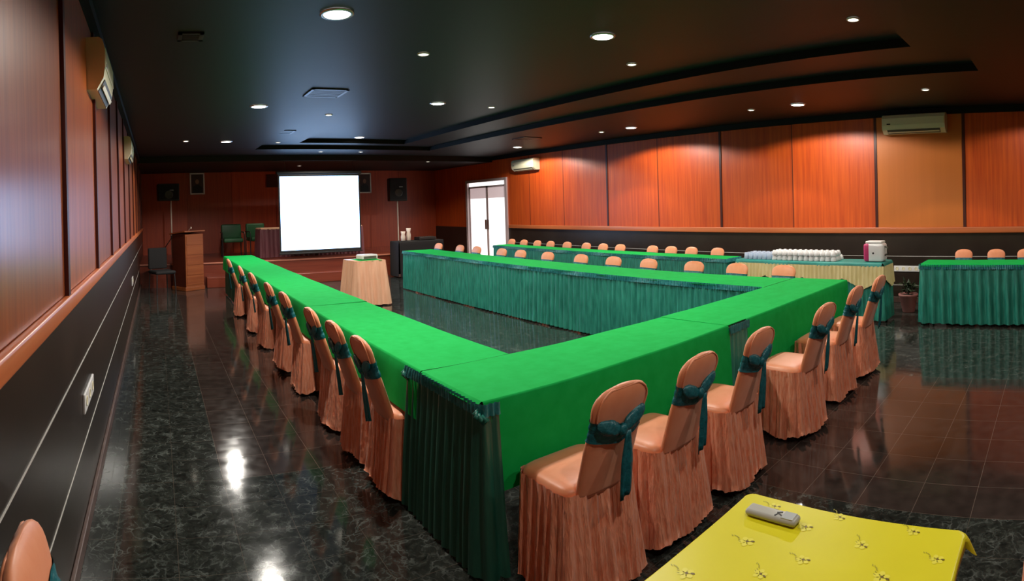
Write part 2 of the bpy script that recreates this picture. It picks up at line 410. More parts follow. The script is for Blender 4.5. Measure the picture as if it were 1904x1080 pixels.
struct(MB().box(XR - 0.003, XR + 0.01, YB, DY0 - 0.1, 0.257, 0.263).obj('trim_8', M['white_line']))
struct(MB().rbox(XR - 0.022, XR, YB, DY0 - 0.1, 0.0, 0.085, 0.006).obj('baseboard_right', M['base']))

# door in the right wall (daylit frosted glass double door)
dr = MB()
for y0, y1 in ((DY0 - 0.07, DY0 + 0.02), (DY1 - 0.02, DY1 + 0.07)): dr.box(XR - 0.04, XR + 0.16, y0, y1, 0, DZ + 0.05)
dr.box(XR - 0.04, XR + 0.16, DY0, DY1, DZ - 0.02, DZ + 0.05)
DO = struct(dr.obj('door_1', M['door_frame']))
ym = (DY0 + DY1) / 2
for y0, y1 in ((DY0 + 0.02, ym), (ym, DY1 - 0.02)):
    lf = MB(); s_ = 0.045
    lf.box(XR + 0.02, XR + 0.06, y0, y0 + s_, 0, DZ - 0.12); lf.box(XR + 0.02, XR + 0.06, y1 - s_, y1, 0, DZ - 0.12)
    lf.box(XR + 0.02, XR + 0.06, y0, y1, DZ - 0.17, DZ - 0.12); lf.box(XR + 0.02, XR + 0.06, y0, y1, 0, 0.12)
    leaf = lf.obj('door_leaf', M['door_frame'], DO)
    MB().box(XR + 0.035, XR + 0.045, y0 + s_, y1 - s_, 0.12, DZ - 0.45).obj('glass_pane', M['door_glass'], leaf)
    MB().box(XR + 0.035, XR + 0.045, y0 + s_, y1 - s_, DZ - 0.45, DZ - 0.17).obj('blind', M['door_blind'], leaf)
    yh = ym + (-0.06 if y0 < ym - 0.1 else 0.06)
    MB().rbox(XR - 0.01, XR + 0.02, yh - 0.035, yh + 0.035, 0.98, 1.24, 0.012).obj('door_handle', M['metal'], leaf)
MB().box(XR + 0.03, XR + 0.05, DY0 + 0.02, DY1 - 0.02, DZ - 0.12, DZ - 0.02).obj('transom_pane', M['door_glass'], DO)
struct(MB().box(XR + 0.2, XR + 0.3, DY0 - 0.2, DY1 + 0.2, 0, DZ + 0.2).obj('wall_outside', M['white']))

# far wall, back wall
wf = MB(); wf.box(XL, XR, YF, YF + 0.2, 0, ZC)
WF = struct(wf.obj('wall_far', M['wood_far']))
for k in range(7):
    x0 = XL + (XR - XL) * k / 7; x1 = XL + (XR - XL) * (k + 1) / 7
    MB().rbox(x0 + 0.01, x1 - 0.01, YF - 0.012, YF, 0.5, ZF, 0.003, n=1).obj('wood_panel', M['wood_far'], WF)
struct(MB().box(XL, XR, YB - 0.2, YB, 0, ZC, 0).obj('wall_back', M['wood_far']))

# stage
SZ = 0.52
stg = MB(); stg.box(XL, 5.6, 12.62, YF, 0, SZ)
ST = struct(stg.obj('trim_9', M['stage']), 'raised wooden stage with a pale nosing along its edge')
MB().rbox(XL, 5.62, 12.59, 12.64, SZ - 0.03, SZ + 0.004, 0.01).obj('stage_nosing', M['nosing'], ST)
struct(MB().rbox(1.05, 5.0, 12.32, 12.62, 0, 0.22, 0.01).obj('trim_10', M['stage']), 'low wooden step in front of the stage')

# ------------------------------------------------------------------ ceiling lights and vents
BIG = [(1.16, 3.45, ZC), (3.45, 3.44, ZS2), (1.23, 6.62, ZC), (3.70, 6.84, ZS2), (6.97, 3.35, ZC), (7.15, 6.52, ZC), (7.31, 9.97, ZC),
       (3.91, 10.47, ZS2), (1.24, 9.9, ZC)]
SMALL = [(2.26, 4.41, ZS1), (4.37, 3.95, ZS2), (4.32, 1.57, ZS2), (2.39, 7.59, ZS1), (4.56, 6.82, ZS2), (6.67, 1.53, ZC), (6.99, 4.09, ZC),
         (7.14, 7.22, ZC), (6.40, 12.42, ZF), (3.46, 11.62, ZC), (4.36, 11.62, ZC), (2.34, 10.7, ZS1), (0.53, 9.74, ZC), (3.5, 13.65, ZF)]
HIDDEN_BIG = [(1.2, 0.1, ZC), (3.4, -0.3, ZC), (6.9, 0.0, ZC)]
def downlight(x, y, z, big, label, group, power=1.0):
    r = 0.085 if big else 0.042
    t = thing('downlight', label, 'ceiling light', (x, y, z), 0, group)
    MB().lathe([(r * 1.28, -0.001), (r * 1.30, -0.007), (r * 1.05, -0.012), (r * 1.0, -0.004)], 28, cap=False).obj('trim_ring', M['white'] if not big else M['metal'], t, True)
    MB().lathe([(r * 1.02, -0.003), (r * 0.98, -0.010 if big else -0.005), (r * 0.55, -0.016 if big else -0.007), (0.001, -0.018 if big else -0.008)], 28).obj('diffuser', M['lamp'] if big else M['lamp_warm'], t, True)
    ld = bpy.data.lights.new('downlight_lamp', 'SPOT')
    ld.energy = (BIG_W if big else SMALL_W) * power; ld.color = BIG_COL if big else SMALL_COL
    ld.spot_size = math.radians(160 if big else 100); ld.spot_blend = 0.16; ld.shadow_soft_size = r * 0.5
    lo = bpy.data.objects.new('lamp_bulb', ld); COL.objects.link(lo); lo.parent = t; lo.location = (0, 0, -0.03)
    return t
bl = ['nearest the left wall and the camera, brightest in the photo', 'bright disc over the middle of the near table', 'over the middle of the left chair row',
      'over the middle of the open floor', 'nearest the wall air conditioner', 'along the right wall between its two neighbours', 'along the right wall closest to the glass door',
      'far end, above the projection screen', 'far end, above the left tables']
for p, s_ in zip(BIG, bl): downlight(*p, True, 'large recessed ceiling light, ' + s_, 'large recessed ceiling lights')
sl = ['left of the bright disc over the near table', 'just right of the bright disc over the near table', 'inside the ceiling recess corner at the right', 'over the table with the projector, beside the vent',
      'just right of the large light over the open floor', 'right of the air conditioner', 'faint, left of the large light by the air conditioner', 'faint, along the right wall beside the middle large light',
      'faint, left of the glass door', 'left of two side by side in front of the screen', 'right of two side by side in front of the screen', 'between the ceiling vent and the screen', 'farthest left, near the left wall',
      'in the lower stage ceiling above the screen']
for p, s_ in zip(SMALL, sl): downlight(*p, False, 'small recessed spot light, ' + s_, 'small recessed spot lights', 1.5 if p[1] > 11 else 1.0)
for k, p in enumerate(HIDDEN_BIG): downlight(*p, True, 'large round recessed ceiling light behind the camera, ' + ['left', 'middle', 'right'][k], 'large recessed ceiling lights', 0.42)

for (x, y, z, s_) in ((1.8, 5.8, ZC, 'over the left tables'), (2.1, 9.3, ZS1, 'far left, close to the screen'), (6.54, 8.61, ZC, 'far right, near the glass door'), (0.27, 4.0, ZC, 'faint, by the left wall')):
    t = thing('ceiling_vent', 'flat square louvred ceiling vent, ' + s_, 'vent', (x, y, z), 0, 'ceiling vents')
    a = 0.2 if x > 1 else 0.09; fr = MB()
    for q in ((-a, a, -a, -a + 0.03), (-a, a, a - 0.03, a), (-a, -a + 0.03, -a, a), (a - 0.03, a, -a, a)): fr.box(*q, -0.012, -0.0005)
    fr.obj('vent_frame', M['dark_metal'], t)
    sl_ = MB()
    pt_ = (2 * a - 0.08) / 7
    for k in range(7): sl_.box(-a + 0.03, a - 0.03, -a + 0.05 + k * pt_, -a + 0.05 + (k + 0.5) * pt_, -0.010, -0.004)
    sl_.obj('louvre', M['dark_metal'], t)

# ------------------------------------------------------------------ air conditioners (local: x along the wall, +y out of it, z up from the underside)
def air_con(x, y, z, rz, L, D, Hh, label):
    t = thing('air_conditioner', label, 'air conditioner', (x, y, z), rz, 'wall air conditioners')
    prof = [(0, 0), (D * 0.55, 0), (D * 0.92, Hh * 0.22), (D, Hh * 0.40), (D, Hh * 0.80), (D * 0.9, Hh * 0.95), (D * 0.7, Hh), (0, Hh)]
    b_ = MB(); n = len(prof)
    vs = [(-L / 2, p[0], p[1]) for p in prof] + [(L / 2, p[0], p[1]) for p in prof]
    b_.add(vs, [(i, (i + 1) % n, n + (i + 1) % n, n + i) for i in range(n)] + [tuple(range(n))[::-1], tuple(range(n, 2 * n))])
    b_.obj('casing', M['ivory'], t)
    MB().rbox(-L / 2 + 0.01, L / 2 - 0.01, D - 0.004, D + 0.006, Hh * 0.42, Hh * 0.80, 0.004).obj('front_panel', M['ivory'], t)
    fl = MB()
    T = Matrix.Translation((0, D * 0.735, Hh * 0.108)) @ Matrix.Rotation(math.atan2(Hh * 0.22, D * 0.37), 4, 'X')
    fl.box(-L * 0.42, L * 0.42, -0.04, 0.04, -0.006, 0.001, T=T)
    fl.obj('air_outlet', M['ivory_dark'], t)
    vn = MB()
    vn.box(-L * 0.41, L * 0.41, -0.012, 0.012, -0.018, -0.014, T=T)
    vn.obj('swing_vane', M['ivory'], t)
    MB().rbox(L * 0.36, L * 0.42, D + 0.005, D + 0.008, Hh * 0.46, Hh * 0.52, 0.002).obj('status_window', M['black'], t)
    return t
air_con(XR - 0.012, 2.03, 2.49, PI / 2, 0.93, 0.20, 0.28, 'ivory split air conditioner on the right wall above the plain orange column')
air_con(XR - 0.012, 10.75, 2.40, PI / 2, 0.85, 0.20, 0.27, 'ivory split air conditioner in shade on the right wall beside the glass door')
air_con(XL + 0.008, 3.66, 2.35, -PI / 2, 0.62, 0.11, 0.31, 'ivory split air conditioner high on the left wall, nearest one')
air_con(XL + 0.008, 7.4, 2.30, -PI / 2, 0.75, 0.10, 0.28, 'small far ivory split air conditioner on the left wall')

# ------------------------------------------------------------------ wall sockets
def socket(x, y, z, rz, L, Hh, n, label):
    t = thing('wall_socket', label, 'wall socket', (x, y, z), rz)
    MB().rbox(-L / 2, L / 2, 0, 0.012, -Hh / 2, Hh / 2, 0.004).obj('face_plate', M['white'], t)
    for k in range(n):
        cx = -L / 2 + L * (k + 0.5) / n
        MB().lathe([(0.026, 0), (0.026, 0.004), (0.020, 0.004), (0.018, 0.001)], 16, T=Matrix.Translation((cx, 0.012, 0)) @ Matrix.Rotation(-PI / 2, 4, 'X')).obj('outlet', M['ivory'], t)
socket(XR, 2.22, 0.505, PI / 2, 0.39, 0.085, 4, 'long white four-gang socket plate on the dark right wall by the potted plant')
socket(XL, 3.12, 0.64, -PI / 2, 0.40, 0.10, 3, 'white socket plate on the dark left wall, nearest one')
socket(XL, 8.8, 0.60, -PI / 2, 0.30, 0.12, 2, 'small white socket plate far along the dark left wall')

# ------------------------------------------------------------------ cloth builders
def sheet(path, z0, z1, period=0.05, amp=0.012, rows=8, seed=1, flare=0.02, inset=None, top_amp=0.35, hem=0.006, step=None, mb=None, mi=0, lump=0.012, base=0.0, reg=False):
    """a pleated cloth hanging along a polyline (outside to the right of the walking direction)"""
    rn = random.Random(seed); step = step or period / 6
    pts = []
    tot = 0
    for a, b_ in zip(path[:-1], path[1:]):
        a = Vector(a); b_ = Vector(b_); L = (b_ - a).length; n = max(2, int(L / step)); d = (b_ - a) / L
        for k in range(n):
            pts.append((a + d * (L * k / n), Vector((d.y, -d.x)), tot + L * k / n))
        tot += L
    d = (Vector(path[-1]) - Vector(path[-2])).normalized(); pts.append((Vector(path[-1]), Vector((d.y, -d.x)), tot))
    # smoothed normals at the corners
    nn = []
    for i in range(len(pts)):
        acc = Vector((0, 0))
        for j in range(max(0, i - 3), min(len(pts), i + 4)): acc += pts[j][1]
        nn.append(acc.normalized())
    ph = 0; P = []; last = 0
    jit = 1
    for i, (p, _, s_) in enumerate(pts):
        ph += (s_ - last) / period * 2 * PI * jit; last = s_
        if i % 9 == 0: jit = rn.uniform(0.92, 1.08) if reg else rn.uniform(0.7, 1.35)
        P.append(ph)
    l1, l2 = rn.uniform(0, 6), rn.uniform(0, 6)
    mb = mb or MB(); vs = []
    for r in range(rows + 1):
        t = r / rows; z = z1 + (z0 - z1) * t
        g = top_amp + (1 - top_amp) * min(1, t * 1.6)
        for i, (p, _, s_) in enumerate(pts):
            big = math.sin(s_ * 5.1 + l1) * 0.6 + math.sin(s_ * 11.3 + l2 + t) * 0.4
            off = amp * g * (math.sin(P[i] + 0.5 * math.sin(t * 2.1 + s_)) + (0.0 if reg else 0.35) * math.sin(2 * P[i] + 1.3)) + lump * t * big + flare * t + base
            q = p + nn[i] * off
            if inset: q = q - nn[i] * inset(p, t)
            zz = z + (hem * big if r == rows else 0)
            vs.append((q.x, q.y, zz))
    N = len(pts); fs = [(r * N + i, (r + 1) * N + i, (r + 1) * N + i + 1, r * N + i + 1) for r in range(rows) for i in range(N - 1)]
    return mb.add(vs, fs, mi)

def table_skirt(name, label, path, z0, z1, material, seed, group=None, inset=None, ruffle=True, amp=0.012, period=0.052, ruffle_mat=None, flare=0.02, cat='table skirt', rw=0.05, reg=False):
    o = sheet(path, z0, z1 - 0.01, period, amp, 9, seed, flare, inset, reg=reg).obj(name, material, None, True)
    tag(o, label, cat, group)
    if ruffle:
        r_ = sheet(path, z1 - rw, z1 + 0.004, 0.030, 0.007, 5, seed + 50, 0.004, None, 0.9, 0.004, base=0.014)
        for i, v in enumerate(r_.v): pass
        nn = [(v[0], v[1], v[2]) for v in r_.v]; r_.v = nn
        rr = r_.obj('ruffle', ruffle_mat or M['ruffle'], o, True)
        rr.location = (0, 0, 0)
        # push the band outwards a little so that it sits over the skirt
        a, b_ = Vector(path[0]), Vector(path[-1])
    return o

def top_cloth(name, label, x0, x1, y0, y1, z, drops, material, seed=0, group=None, wave=0.006, cat='tablecloth', thick=0.0):
    """a cloth lying on a table: drops = (left, right, near, far) hang lengths"""
    rn = random.Random(seed); mb = MB(); dl, dr_, dn, df = drops
    def axis(a, b_, n): return [a + (b_ - a) * k / n for k in range(n + 1)]
    nx = max(6, int((x1 - x0) / 0.06)); ny = max(6, int((y1 - y0) / 0.06))
    xs, ys = axis(x0, x1, nx), axis(y0, y1, ny)
    r = 0.012
    def zt(x, y): return z + 0.0015 * math.sin(x * 7.3 + seed) * math.sin(y * 5.1 + seed)
    def inset_pt(x, y):
        ex = min(x - x0, x1 - x); ey = min(y - y0, y1 - y)
        return z_edge(min(ex, ey), x, y)
    def z_edge(e, x, y): return zt(x, y)
    idx = {}
    vs = []
    for i, x in enumerate(xs):
        for j, y in enumerate(ys):
            idx[i, j] = len(vs); vs.append((x, y, zt(x, y)))
    fs = [(idx[i, j], idx[i + 1, j], idx[i + 1, j + 1], idx[i, j + 1]) for i in range(nx) for j in range(ny)]
    mb.add(vs, fs)
    def drop(edge, n, L):
        if L <= 0: return
        K = max(4, int(L / 0.05)); vs = []
        prof = [(0, 0), (r * 0.6, -r * 0.25), (r, -r)] + [(r + 0.004, -r - (L - r) * k / K) for k in range(1, K + 1)]
        l1 = rn.uniform(0, 6)
        for q, (o_, dz) in enumerate(prof):
            t = max(0, -dz) / max(L, 1e-3)
            for k, (x, y) in enumerate(edge):
                s_ = x + y
                wv = wave * t * (math.sin(s_ * 9 + l1) + 0.6 * math.sin(s_ * 23 + 2 * l1))
                vs.append((x + n[0] * (o_ + wv + 0.012 * t), y + n[1] * (o_ + wv + 0.012 * t), zt(x, y) + dz + (wv * 0.8 if q == len(prof) - 1 else 0)))
        N = len(edge)
        mb.add(vs, [(q * N + k, (q + 1) * N + k, (q + 1) * N + k + 1, q * N + k + 1) for q in range(len(prof) - 1) for k in range(N - 1)])
    drop([(x0, y) for y in reversed(ys)], (-1, 0), dl)
    drop([(x1, y) for y in ys], (1, 0), dr_)
    drop([(x, y0) for x in xs], (0, -1), dn)
    drop([(x, y1) for x in reversed(xs)], (0, 1), df)
    o = mb.obj(name, material, None, True)
    return tag(o, label, cat, group)

def table(x0, x1, y0, y1, z, label, group='long banquet tables hidden under cloths'):
    t = thing('banquet_table', label, 'table', ((x0 + x1) / 2, (y0 + y1) / 2, 0), 0, group)
    hx, hy = (x1 - x0) / 2 - 0.012, (y1 - y0) / 2 - 0.012
    MB().rbox(-hx, hx, -hy, hy, z - 0.035, z - 0.003, 0.006).obj('tabletop', M['ply'], t)
    for sx in (-1, 1):
        for sy in (-1, 1):
            MB().tube([(sx * (hx - 0.06), sy * (hy - 0.06), z - 0.034), (sx * (hx - 0.05), sy * (hy - 0.05), 0.0)], 0.014).obj('leg', M['dark_metal'], t)
    return t

# ------------------------------------------------------------------ the banquet chair in a satin cover (faces +y, floor at z=0)
HB = 0.885
def back_center(t): return (-0.180 - 0.150 * t, 0.43 + (HB - 0.43) * t)   # y, z of the backrest centre line
def back_w(t):
    w_ = 0.142 + 0.012 * t
    w_ -= 0.012 * math.exp(-((t - 0.65) / 0.11) ** 2)
    if t > 0.79: w_ *= max(0.0, 1 - ((t - 0.79) / 0.212) ** 2.8) ** 0.38
    return max(w_, 0.004)
def back_th(t): return 0.026 - 0.004 * math.exp(-((t - 0.65) / 0.1) ** 2) if t < 0.85 else 0.026 * max(0.15, 1 - ((t - 0.85) / 0.155) ** 2) ** 0.5
def back_ring(t, off=0.0, n=40):
    y, z = back_center(t); w_ = back_w(t) + off; th = back_th(t) + off; out = []
    L = math.hypot(0.150, HB - 0.43); ny, nz = (HB - 0.43) / L, 0.150 / L      # normal of the back plane (pointing forwards and up)
    for i in range(n):
        a = 2 * PI * i / n; c_, s_ = math.cos(a), math.sin(a)
        u = w_ * math.copysign(abs(c_) ** 0.75, c_); v = th * math.copysign(abs(s_) ** 0.75, s_)
        out.append((u, y + v * ny, z + v * nz))
    return out
def rings_mesh(rings, mb=None, cap=True, mi=0):
    mb = mb or MB(); n = len(rings[0]); vs = [p for r in rings for p in r]; K = len(rings)
    fs = [(k * n + i, k * n + (i + 1) % n, (k + 1) * n + (i + 1) % n, (k + 1) * n + i) for k in range(K - 1) for i in range(n)]
    if cap: fs += [tuple(range(n - 1, -1, -1)), tuple((K - 1) * n + i for i in range(n))]
    return mb.add(vs, fs, mi)

def chair_skirt(seed, n=216, rows=12):
    rn = random.Random(seed); vs = []; z1 = 0.452
    ph = [rn.uniform(0, 6.28) for _ in range(8)]
    base = []
    hx, y0, y1, r = 0.196, -0.195, 0.155, 0.06
    per = []
    # rounded rectangle path with normals
    segs = [((hx, y0 + r), (hx, y1 - r)), ((hx - r, y1), (-hx + r, y1)), ((-hx, y1 - r), (-hx, y0 + r)), ((-hx + r, y0), (hx - r, y0))]
    cs = [(hx - r, y1 - r, 0), (-hx + r, y1 - r, PI / 2), (-hx + r, y0 + r, PI), (hx - r, y0 + r, 1.5 * PI)]
    pts = []
    for k in range(4):
        (ax, ay), (bx, by) = segs[k]; L = math.hypot(bx - ax, by - ay); m_ = max(2, int(L / 0.0062)); nx, ny = (by - ay) / L, -(bx - ax) / L
        for i in range(m_): pts.append((ax + (bx - ax) * i / m_, ay + (by - ay) * i / m_, nx, ny))
        cx, cy, a0 = cs[k]; m_ = 15
        for i in range(m_):
            a = a0 + PI / 2 * i / m_; pts.append((cx + r * math.cos(a), cy + r * math.sin(a), math.cos(a), math.sin(a)))
    N = len(pts); cyc = 23
    for q in range(rows + 1):
        t = q / rows; z = z1 * (1 - t) + 0.012 * t
        for i, (x, y, nx, ny) in enumerate(pts):
            s_ = 2 * PI * i / N
            a = cyc * s_ + 1.1 * math.sin(3 * s_ + ph[0]) + 0.8 * math.sin(7 * s_ + ph[1]) + 0.35 * math.sin(t * 3 + ph[2] + 2 * s_)
            g = 0.25 + 0.75 * t ** 0.7
            f = math.sin(a) + 0.4 * math.sin(2.0 * a + ph[3])
            off = 0.0135 * g * f + 0.004 * g * math.sin(3.3 * a + ph[6]) + (0.004 + 0.040 * t ** 1.2) * (0.25 if ny > 0.5 else (1.0 if ny < -0.5 else 0.7)) + 0.008 * t * math.sin(4 * s_ + ph[4])
            if ny > 0.5: off = min(off, 0.025)
            zz = z + (0.020 + 0.014 * math.sin(5 * s_ + ph[5]) + 0.010 * f) * (1 if q == rows else 0)
            vs.append((x + nx * off, y + ny * off, zz))
    fs = [(q * N + i, (q + 1) * N + i, (q + 1) * N + (i + 1) % N, q * N + (i + 1) % N) for q in range(rows) for i in range(N)]
    return MB().add(vs, fs)

def make_chair(seed):
    rn = random.Random(seed)
    t = thing('banquet_chair', 'x', 'chair')
    ts = [k / 26 for k in range(27)]
    back = rings_mesh([back_ring(k) for k in [q / 24 * 0.96 for q in range(25)] + [0.975, 0.988, 0.996, 1.0]])
    back.obj('backrest', M['peach_smooth'], t, True)
    # piping round the padded head of the back
    pp = []
    for sgn in (1, -1):
        seq = [0.73, 0.735, 0.74, 0.75, 0.8, 0.85, 0.9, 0.94, 0.97, 0.985]
        if sgn < 0: seq = seq[::-1]
        for k in seq:
            y, z = back_center(k); L = math.hypot(0.15, HB - 0.43)
            o_ = back_th(k) * 0.72
            pp.append((sgn * back_w(k) * 0.90, y - o_ * (HB - 0.43) / L, z - o_ * 0.15 / L))
    MB().tube(pp, 0.0042, 6).obj('piping', M['peach_smooth'], t, True)
    # seat
    st = MB(); rings = []
    for z, ins in ((0.405, 0.012), (0.415, 0.0), (0.445, 0.0), (0.462, 0.006), (0.472, 0.020), (0.478, 0.055), (0.480, 0.12)):
        r_ = []
        for i in range(48):
            a = 2 * PI * i / 48; c_, s_ = math.cos(a), math.sin(a)
            r_.append(((0.195 - ins) * math.copysign(abs(c_) ** 0.35, c_), -0.020 + (0.172 - ins) * math.copysign(abs(s_) ** 0.35, s_), z))
        rings.append(r_)
    rings_mesh(rings, st).obj('seat', M['peach_smooth'], t, True)
    chair_skirt(seed).obj('skirt', M['peach'], t, True)
    # sash: band, knot, loops and tail
    bd = MB(); rings = []
    for k in range(9):
        q = 0.55 + 0.19 * k / 8; off = 0.0035 + 0.004 * math.sin(k * 2.1 + seed) * 0.6
        r_ = back_ring(q, off + 0.001)
        # sag to the back in a shallow V towards the knot
        rr = []
        for (x, y, z) in r_:
            sag = 0.030 * (1 - min(1, abs(x) / 0.14)) if y < back_center(q)[0] + 0.001 else 0.0
            rr.append((x, y - 0.002 * math.sin(x * 90 + k), z - sag))
        rings.append(rr)
    rings_mesh(rings, bd, cap=False)
    sa = bd.obj('sash', M['sash'], t, True)
    yk, zk = back_center(0.645); yk -= 0.040; zk -= 0.022
    def blob(cx, cy, cz, rx, ry, rz_, tilt, name):
        prof = []
        T = Matrix.Translation((cx, cy, cz)) @ Matrix.Rotation(tilt, 4, 'Y') @ Matrix.Diagonal((rx, ry, rz_, 1))
        mb = MB()
        vs = []; n1, n2 = 10, 18
        for a in range(n1 + 1):
            th = PI * a / n1
            for b_ in range(n2):
                ph_ = 2 * PI * b_ / n2
                k_ = 1 + 0.10 * math.sin(5 * ph_ + a + seed)
                vs.append(T @ Vector((math.cos(th), math.sin(th) * math.cos(ph_) * k_, math.sin(th) * math.sin(ph_) * k_)))
        fs = [(a * n2 + b_, a * n2 + (b_ + 1) % n2, (a + 1) * n2 + (b_ + 1) % n2, (a + 1) * n2 + b_) for a in range(n1) for b_ in range(n2)]
        return mb.add(vs, fs).obj(name, M['sash'], sa, True)
    blob(0, yk, zk, 0.022, 0.016, 0.026, 0, 'knot')
    blob(0.070, yk + 0.004, zk + 0.030, 0.072, 0.013, 0.032, -0.45, 'bow_loop')
    blob(-0.068, yk + 0.004, zk + 0.024, 0.070, 0.013, 0.030, 0.38, 'bow_loop')
    tl = MB(); vs = []; K = 12
    x0_ = 0.028
    for k in range(K + 1):
        q = k / K; z = zk - 0.010 - 0.275 * q; w_ = 0.014 + 0.020 * min(1, q * 2.2)
        yy = yk - 0.004 + 0.075 * q * 0.55 - 0.010 * q
        for j in range(7):
            u = j / 6 - 0.5
            vs.append((x0_ + 2 * u * w_ + 0.006 * q, yy + 0.005 * math.sin(j * 1.9 + seed) * (0.4 + q), z + 0.02 * u * (k == K)))
    fs = [(k * 7 + j, k * 7 + j + 1, (k + 1) * 7 + j + 1, (k + 1) * 7 + j) for k in range(K) for j in range(6)]
    tl.add(vs, fs).obj('sash_tail', M['sash'], sa, True, solid=0.004)
    return t
PROTO = [make_chair(s_) for s_ in (3, 11, 27, 42)]
used = [False] * 4
def place_chair(x, y, rz, label, group, k, z_scale=1.0, w_scale=1.0):
    k %= 4
    if not used[k]:
        o = PROTO[k]; used[k] = True
    else: o = copy_tree(PROTO[k])
    o.location = (x, y, 0); o.rotation_euler = (0, 0, rz); o.scale = (w_scale, 1, z_scale)
    o['label'] = label; o['category'] = 'chair'; o['group'] = group
    return o
R_ = random.Random(5)
# near row (backs to the camera side)
NEAR = [1.63, 2.14, 2.72, 3.53, 4.24, 4.86]
NEARZ = [-0.02, 0.03, 0.02, -0.03, 0.02, 0.0]
for k, x in enumerate(NEAR):
    lb = ['nearest to the camera', 'second from the left', 'third from the left', 'fourth from the left', 'fifth from the left', 'sixth, by the far corner'][k]
    place_chair(x, 1.885 - (0.05 if k == 3 else 0), NEARZ[k], 'peach satin chair with teal sash along the near table, ' + lb, 'peach chairs along the near table', k)
# left row: backs to the left wall, facing +x
LEFT = [3.04, 3.54, 4.10, 5.00, 5.72, 6.75, 7.65, 8.9]
for k, y in enumerate(LEFT):
    place_chair(1.42, y, -PI / 2 + R_.uniform(-0.04, 0.04), 'peach satin chair on the aisle side of the left table, %s from the camera' % ORD[k], 'peach chairs along the left table', k + 1, 1.0, 0.95)
# right row: backs to the right wall, facing -x
RIGHT = [10.3, 9.45, 8.85, 8.05, 7.5, 6.8, 6.05, 5.4, 4.78, 4.05, 3.45, 2.85]
for k, y in enumerate(reversed(RIGHT)):
    place_chair(5.19, y, PI / 2 + R_.uniform(-0.03, 0.03), 'peach chair top behind the right-hand green table, %s from the near end' % ORD[k], 'peach chairs behind the right table', k, 0.98, 0.95)
BACK = [11.0, 10.25, 9.8, 9.35, 8.92, 8.4, 7.87, 7.42, 6.98, 6.24, 5.83, 5.43, 4.92]
BACK = BACK[1:]
for k, y in enumerate(reversed(BACK)):
    place_chair(6.98, y, PI / 2 + R_.uniform(-0.03, 0.03), 'peach chair top behind the long wall-side table, %s from the buffet end' % ORD[k], 'peach chairs behind the wall-side table', k, 0.965, 0.80)
for k, y in enumerate([1.26, 0.82, 0.42]):
    place_chair(7.30, y, PI / 2, 'peach chair behind the separate green table at the right edge, %s' % ['nearest the potted plant', 'middle one', 'cut by the photo edge'][k], 'peach chairs behind the right edge table', k + 2, 0.96, 0.80)
place_chair(0.0, 1.26, -PI / 2, 'peach chair top against the left wall, cut off at the bottom left corner', 'single peach chairs near the camera', 2)
place_chair(2.20, -0.085, PI / 2, 'peach chair of which a sliver of skirt shows at the bottom right corner', 'single peach chairs near the camera', 1)

# ------------------------------------------------------------------ the U of green tables
ZT = 0.752
NX0, NX1, NY0, NY1 = 1.31, 5.40, 2.10, 2.67
LX0, LX1, LY1 = 1.31, 1.86, 11.25
RX0, RX1, RY1 = 4.74, 5.34, 10.35
table(NX0, 3.2, NY0, NY1, ZT, 'near table under the left half of the front green cloth')
table(3.22, NX1, NY0, NY1, ZT, 'near table under the right half of the front green cloth')
table(LX0, LX1, NY1 + 0.02, 4.92, ZT, 'left table under the near green cloth')
table(LX0, LX1, 4.94, LY1, ZT, 'left table under the far green cloth')
table(RX0, RX1, NY1 + 0.02, RY1, ZT, 'right-hand table under green cloth with teal skirt')
G = 'green felt cloths on the U of tables'
top_cloth('tablecloth', 'bright green cloth on the left half of the near table, hanging deep in front', NX0, 3.20, NY0, NY1, ZT + 0.003, (0.02, 0, 0.40, 0.12), M['green'], 1, G)
c2 = top_cloth('tablecloth', 'bright green cloth on the right half of the near table', 3.43, NX1, NY0, NY1, ZT + 0.003, (0, 0.10, 0.40, 0.12), M['green'], 2, G)
# the strip of the same cloth over the gap, with no front drop
c3 = MB(); c3.box(3.195, 3.435, NY0 - 0.004, NY1, ZT, ZT + 0.005)
c3.obj('cloth_strip', M['green'], c2)
top_cloth('tablecloth', 'bright green cloth on the near part of the left table', LX0, LX1, NY1 + 0.012, 4.95, ZT + 0.001, (0.26, 0.12, 0, 0), M['green'], 3, G)
top_cloth('tablecloth', 'long bright green cloth on the far part of the left table', LX0, LX1, 4.93, LY1, ZT + 0.004, (0.26, 0.12, 0.0, 0.2), M['green'], 4, G)
top_cloth('tablecloth', 'long bright green cloth on the right-hand table', RX0, RX1, NY1 + 0.012, RY1, ZT + 0.002, (0.012, 0.2, 0, 0.02), M['green'], 5, G)
TS = 'teal pleated table skirts'
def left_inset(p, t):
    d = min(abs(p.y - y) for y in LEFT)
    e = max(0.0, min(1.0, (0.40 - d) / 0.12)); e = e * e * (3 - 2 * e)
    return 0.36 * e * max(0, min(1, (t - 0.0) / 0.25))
sk = sheet([(LX0 + 0.02, NY1 + 0.05), (LX0 + 0.02, LY1)][::-1], 0.02, 0.70, 0.06, 0.010, 9, 7, 0.0, left_inset).obj('table_skirt', M['shaded_skirt'], None, True)
tag(sk, 'shade-darkened teal pleated skirt behind the left chair row, seen in the gap between chairs', 'table skirt', TS)
table_skirt('table_skirt', 'shade-darkened teal pleated skirt hanging round the near left corner of the tables', [(NX0 - 0.012, NY1 + 0.16), (NX0 - 0.012, NY0 - 0.018), (NX0 + 0.07, NY0 - 0.022)], 0.015, ZT - 0.004, M['shaded_skirt'], 8, TS, period=0.062, amp=0.014, flare=0.05)
table_skirt('table_skirt', 'teal skirt showing in the gap between the two front green cloths', [(3.19, NY0 - 0.012), (3.44, NY0 - 0.012)], 0.03, ZT - 0.004, M['teal_skirt'], 9, TS, flare=0.0)
